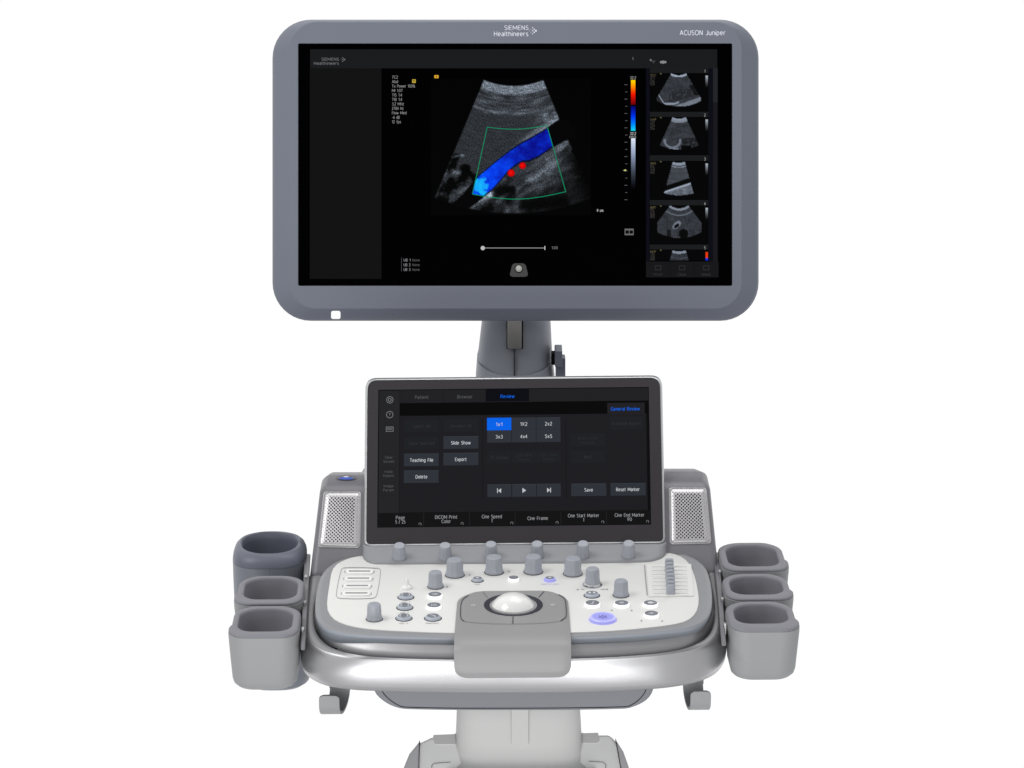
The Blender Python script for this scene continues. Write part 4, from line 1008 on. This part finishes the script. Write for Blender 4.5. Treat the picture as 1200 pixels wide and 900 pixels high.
# rear console shell between and behind the towers
mb = MB()
p = [(-.17, .0), (.17, .0), (.17, .30), (-.17, .30)]
mb.loft([[D.P(x + .003, y + .18, -.06) for x, y in rrect(-.19, .0, .19, .28, .03, 5)], [D.P(x + .003, y + .18, .0) for x, y in rrect(-.17, .02, .17, .27, .03, 5)]], M['dark'], cap0=True, cap1=True)
mb.build('rear_housing', root, bevel=.004, seg=2)
for sx in (-1, 1):
    pass

# ================================================================== PROBE HOLDERS
def holder(xl, xr, yb, yf, hl_, hr_, hb_, hf_, side, wz, hgt, name='probe_holder', taper=.0026):
    L_ = D.uv(xl, (yb+yf)/2, wz)[0]; R_ = D.uv(xr, (yb+yf)/2, wz)[0]
    cx_ = (xl + xr)/2
    vb_ = D.uv(cx_, yb, wz)[1]; vf_ = D.uv(cx_, yf - 3.6, wz)[1]
    hL = D.uv(hl_, (yb+yf)/2, wz)[0]; hR = D.uv(hr_, (yb+yf)/2, wz)[0]; hB = D.uv(cx_, hb_, wz)[1]; hF = D.uv(cx_, hf_, wz)[1]
    def outl(d, w, rmul=1.0, notch=True):
        pts = rrect(L_ + d, vf_ + d, R_ - d, vb_ - d, (.019, .019, .025, .025), 8); out = []
        xo_ = (L_ if side < 0 else R_); vc = vf_ + (vb_ - vf_)*.36
        # densify the straight outer side so that the cable notch reads as a step
        dens = []
        for i, p in enumerate(pts):
            q = pts[(i+1) % len(pts)]; dens.append(p)
            if math.hypot(q[0]-p[0], q[1]-p[1]) > .012:
                for k in range(1, 10): dens.append((p[0] + (q[0]-p[0])*k/10, p[1] + (q[1]-p[1])*k/10))
        for x, y in dens:
            if notch and abs(x - xo_) < .022 and y > vc - .003:
                x += -side*.0028*sm(vc - .003, vc + .001, y)*sm(.022, .012, abs(x - xo_))*1.0 if False else -side*.0026*sm(vc - .003, vc + .001, y)*(1 - sm(.010, .022, abs(x - xo_)))
            out.append((x, y))
        return locs(D, resample(out, 110, closed=True, smooth=False), w)
    mb = MB()
    c2 = taper
    mb.loft([outl(.0010, wz - .0028), outl(.0, wz - .0036), outl(.0, wz - .008), outl(c2*.5, wz - hgt*.5), outl(c2, wz - hgt*.82), outl(c2 + .0012, wz - hgt*.90), outl(c2 + .0040, wz - hgt*.96), outl(c2 + .0085, wz - hgt*.99), outl(c2 + .014, wz - hgt)], M['cup'], cap1=True)
    t = mb.build(name, root, angle=50)
    hr0 = .017
    def hole(d, w): 
        pts = rrect(hL + d, hF + d, hR - d, hB - d, (hr0, hr0, hr0*1.2, hr0*1.2), 8); dens = []
        for i, p in enumerate(pts):
            q = pts[(i+1) % len(pts)]; dens.append(p)
            if math.hypot(q[0]-p[0], q[1]-p[1]) > .009:
                for k in range(1, 10): dens.append((p[0] + (q[0]-p[0])*k/10, p[1] + (q[1]-p[1])*k/10))
        # equal count with outl
        return dens
    def rs(loop2d, n): return resample(loop2d, n, closed=True, smooth=False)
    def o2(d):
        P_ = outl(d, 0); return [(D.loc(p).x, D.loc(p).y) for p in P_]
    n_ = 96
    rows = [(rs(o2(.0008), n_), wz - .0034), (rs(o2(.0003), n_), wz - .0026), (rs(o2(.0003), n_), wz - .0014), (rs(o2(.0012), n_), wz - .0003), (rs(o2(.0026), n_), wz), 
            (rs(hole(-.0010, 0), n_), wz), (rs(hole(-.0002, 0), n_), wz - .0006), (rs(hole(.0004, 0), n_), wz - .003), (rs(hole(.003, 0), n_), wz - hgt*.8), (rs(hole(.006, 0), n_), wz - hgt*.86)]
    mb = MB(); mb.loft([locs(D, a, w_) for a, w_ in rows], M['liner'], cap1=True)
    mb.build('holder_liner', t, angle=60)
    return t
holder(269, 351.6, 709.5, 748.3, 279.5, 342.6, 713, 739.6, -1, 0, .0640)
holder(275.4, 356, 674.2, 710.6, 286.2, 348.2, 676.9, 702, -1, 0, .0600)
holder(852, 935, 704, 741.2, 861.2, 923.6, 707.6, 730.4, 1, 0, .0600)
holder(847.8, 928.4, 671.6, 705.4, 856, 917.6, 675, 696.4, 1, 0, .0600)
holder(843.5, 922.4, 635.3, 671.4, 852.2, 911.8, 638.4, 663.4, 1, 0, .0600)
# gel warmer: tall holder with rounded dark cap
wz = .004
cu_, cv_ = D.uv(316.4, 635.4, wz); k_ = D.uv(317.4, 635.4, wz)[0] - cu_
vs = 1/.40/1000
def srow(ax, bv, dv, w, p=2.7, n=64, du=0): return [D.P(x, y, w) for x, y in sup(cu_ + du, cv_ + dv, ax*k_, bv*k_, n, p)]
mb = MB()
mb.loft([srow(20, 22, 0, wz - .10, 2.2), srow(27, 29, 0, wz - .04, 2.2), srow(31.5, 33.5, .0, wz - .008, 2.3), srow(32.6, 35, .0, wz - .001, 2.3), srow(34.5, 37.5, -.001, wz + .0003, 2.4), srow(37.5, 41, -.002, wz - .001, 2.6),
         srow(40.5, 44.5, -.003, wz - .004, 2.8), srow(42.4, 47, -.004, wz - .0085, 3.0), srow(43, 48, -.004, wz - .0125, 3.0), srow(42.4, 47.4, -.004, wz - .0130, 3.0)], M['cap'], cap0=True, cap1=False)
cap_mb = mb
mb = MB()
mb.loft([srow(41, 46, -.004, wz - .0122, 3.0), srow(43, 48, -.004, wz - .0132, 3.0), srow(43, 48, -.004, wz - .032, 3.0), srow(43, 48, -.004, wz - .11, 3.0, du=.001), srow(43, 48, -.004, wz - .143, 3.0, du=.002), srow(40.6, 45, -.004, wz - .153, 3.0, du=.003), srow(34, 38, -.004, wz - .158, 2.8, du=.004)], M['warmer'], cap0=False, cap1=True)
warm = mb.build('gel_holder', root, angle=50, label='tall holder with a rounded dark cap')
cap_mb.build('rounded_cap', warm, angle=60)
mb = MB()
ff = Frame(D.P(cu_, cv_ - .0496, wz - .05), EX, UP)
u0 = .0
hs = D.P(cu_, cv_ - .004 - 48*k_ - .0003, 0)
fy = Frame(hs, EX, UP)
stroke(mb, fy, [(313.6, 666.6), (314, 680)], .6, .0002, M['line'])
mb.build('front_seam', warm, flip=False)
# mounting rails carrying the holders, with small clips
for sgn, q, clips in ((-1, [(356.6, 650), (364, 650), (357.5, 762), (352.4, 762)], ((358.6, 676), (357.2, 706), (354.8, 737))),
                      (1, [(836, 648), (843.2, 648), (851.2, 757), (845.5, 757)], ((843.4, 670), (846.6, 702), (849.6, 732)))):
    mb = MB()
    mb.loft([hits(D, [(x, y - 1.0) for x, y in q], -.046), hits(D, q, -.010)], M['dark'], cap0=True, cap1=True)
    r_ = mb.build('mounting_rail', root, bevel=.0012, seg=2)
    for px, py in clips:
        mb = MB(); uu, vv = D.uv(px, py, -.008)
        mb.loft([locs(D, rrect(uu - .0016, vv - .0030, uu + .0016, vv + .0030, .0008, 3), w_) for w_ in (-.018, -.0065)], M['mesh'], cap0=True, cap1=True)
        mb.build('rail_clip', r_, bevel=.0006, seg=2)

# ================================================================== HOOKS, TRAY, COLUMN, BASE
def ribbon(path, half, th, m, name, wtab=None):
    mb = MB(); n = len(path); inn = []; out = []
    side = EX
    for i in range(n):
        t = (path[min(i+1, n-1)] - path[max(i-1, 0)]).normalized(); nn = t.cross(side).normalized()
        h = half*(wtab[i] if wtab else 1)
        inn.append((path[i] + side*h + nn*th/2, path[i] - side*h + nn*th/2, path[i] - side*h - nn*th/2, path[i] + side*h - nn*th/2))
    mb.loft([list(q) for q in inn], m, closed=True, cap0=True, cap1=True)
    return mb.build(name, root, bevel=.0008, seg=2, angle=40)
def hook(xb, xf, ytop, ybot, name='hanging_hook'):
    YB = -.035; YFr = -.085
    pb = at_y(xb, ytop, YB); zb = at_y(xf, ybot, YFr).z
    xbw, xfw = pb.x, at_y(xf, ybot, YFr).x
    path = []
    for z in (pb.z + .03, pb.z, zb + .028): path.append(Vector((xbw, YB, z)))
    for a in range(0, 181, 15):
        q = a / 180; c = math.cos(R(a))
        path.append(Vector((xbw + (xfw - xbw)*(1 - c)/2, (YB + YFr)/2 + (YB - YFr)/2*c, zb + .016 - .014*math.sin(R(a)))))
    zt = at_y(xf, ytop + 8.5, YFr).z
    for q in (.3, .55, .75, .88, .96, 1.0): path.append(Vector((xfw, YFr, zb + .016 + (zt - zb - .016)*q)))
    n = len(path); wt = [1.05]*3 + [1.0]*(n - 9) + [1, 1, .98, .86, .68, .42]
    return ribbon(path, .0104, .0032, M['cup'], name, wt)
hook(398.5, 386.3, 806, 845)
hook(812.0, 820.6, 801, 840)
# keyboard tray
YT = -.055
TFm = Frame(Vector((0, YT, .88)) - EX*0, EX, UP)
mb = MB()
to = [(436, 800), (440, 813), (449, 822), (461, 828.6), (476, 831.8), (600, 833), (732, 831.4), (745, 828), (757, 821.6), (764, 813), (768, 798)]
tp = hits(TFm, resample(to, 70), 0)
back_ = [p - TFm.ez*(.22) for p in tp]
mb.loft([back_, tp], M['tray'], cap0=True, cap1=True)
tray = mb.build('keyboard_tray', root, bevel=.002, seg=2)
mb = MB()
ti = [(446.6, 806), (449, 812), (455, 818.6), (463, 824.4), (473, 828.6), (600, 830), (734, 828.2), (742, 825), (750, 818.8), (756.5, 810), (758, 803)]
stroke(mb, TFm, resample(ti, 80), .9, .0003, M['black'])
mb.build('tray_seam', tray, flip=False)
# column
mb = MB(); YC = .06
rows = []
for py, xl, xr, dY in ((790, 537.4, 679, .02), (832, 535.2, 680, .0), (850, 534.4, 681, .0), (872, 533.6, 682.2, -.001), (888, 533, 683.2, -.003), (898, 531.6, 686, -.008), (906, 526, 693, -.016), (911, 518, 702, -.026)):
    a = at_y(xl, py, YC + dY); c = at_y(xr, py, YC + dY); mid = (a + c)/2; hw = (c - a).length/2; cyy = YC + .035
    rows.append([Vector((x, y, mid.z)) for x, y in sup(mid.x, cyy, hw, cyy - (YC + dY), p=4.5, n=56)])
mb.loft(rows, M['column'], cap0=True, cap1=True)
column = mb.build('support_column', root, angle=60)
FC = Frame(Vector((0, YC, .8)), (1, 0, 0), (0, 0, 1))
mb = MB()
mb.slab(FC, hits(FC, rrect(599, 815, 619.6, 872.6, 1, 3), .0035), -.01, .0035, M['column'])
mb.build('column_rib', column, bevel=.0012, seg=2)
# base housing
zc = at_y(600, 895, YC)
BF = Frame(zc, EX, EB*math.cos(R(42)) + UP*math.sin(R(42)))
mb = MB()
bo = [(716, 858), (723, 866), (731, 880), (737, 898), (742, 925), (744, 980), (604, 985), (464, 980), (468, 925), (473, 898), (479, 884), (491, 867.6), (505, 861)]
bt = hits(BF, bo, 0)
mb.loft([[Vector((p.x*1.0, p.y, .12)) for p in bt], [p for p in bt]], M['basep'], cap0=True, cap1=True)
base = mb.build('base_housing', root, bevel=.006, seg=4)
mb = MB()
for pts in ([(492.6, 867.0), (479.6, 883), (473.4, 898), (468, 925), (464.5, 980), (489, 980), (489.6, 925), (490.6, 898), (491.4, 880)], [(721, 865), (730.6, 880), (737, 898), (741.6, 925), (743.8, 980), (735, 980), (731, 925), (727.2, 898), (723.6, 880)]):
    mb = MB(); mb.slab(BF, hits(BF, pts, .003), -.30, .003, M['bumper'])
    mb.build('side_bumper', base, bevel=.002, seg=2)
mb = MB()
for q in ([(508, 861), (534, 860), (534, 872.4), (510, 872.4), (507, 866)], [(682, 859), (701, 858.4), (702.6, 868), (700, 871), (682, 871)]):
    mb = MB(); mb.slab(BF, hits(BF, q, .0008), -.002, .0008, M['column'])
    mb.build('grip_recess', base, bevel=.0006, seg=1)
mb = MB()
stroke(mb, BF, [(506, 912), (506, 897.5), (508.5, 894.6), (528, 893)], .6, .0012, M['black']); stroke(mb, BF, [(710, 912), (710, 896), (707, 893.2), (690, 892)], .6, .0012, M['black'])
stroke(mb, BF, [(491.6, 868), (491, 898), (490, 930)], .9, .0036, M['black']); stroke(mb, BF, [(721.4, 866), (727.4, 900), (731, 930)], .9, .0036, M['black'])
mb.build('base_seam', base, flip=False)
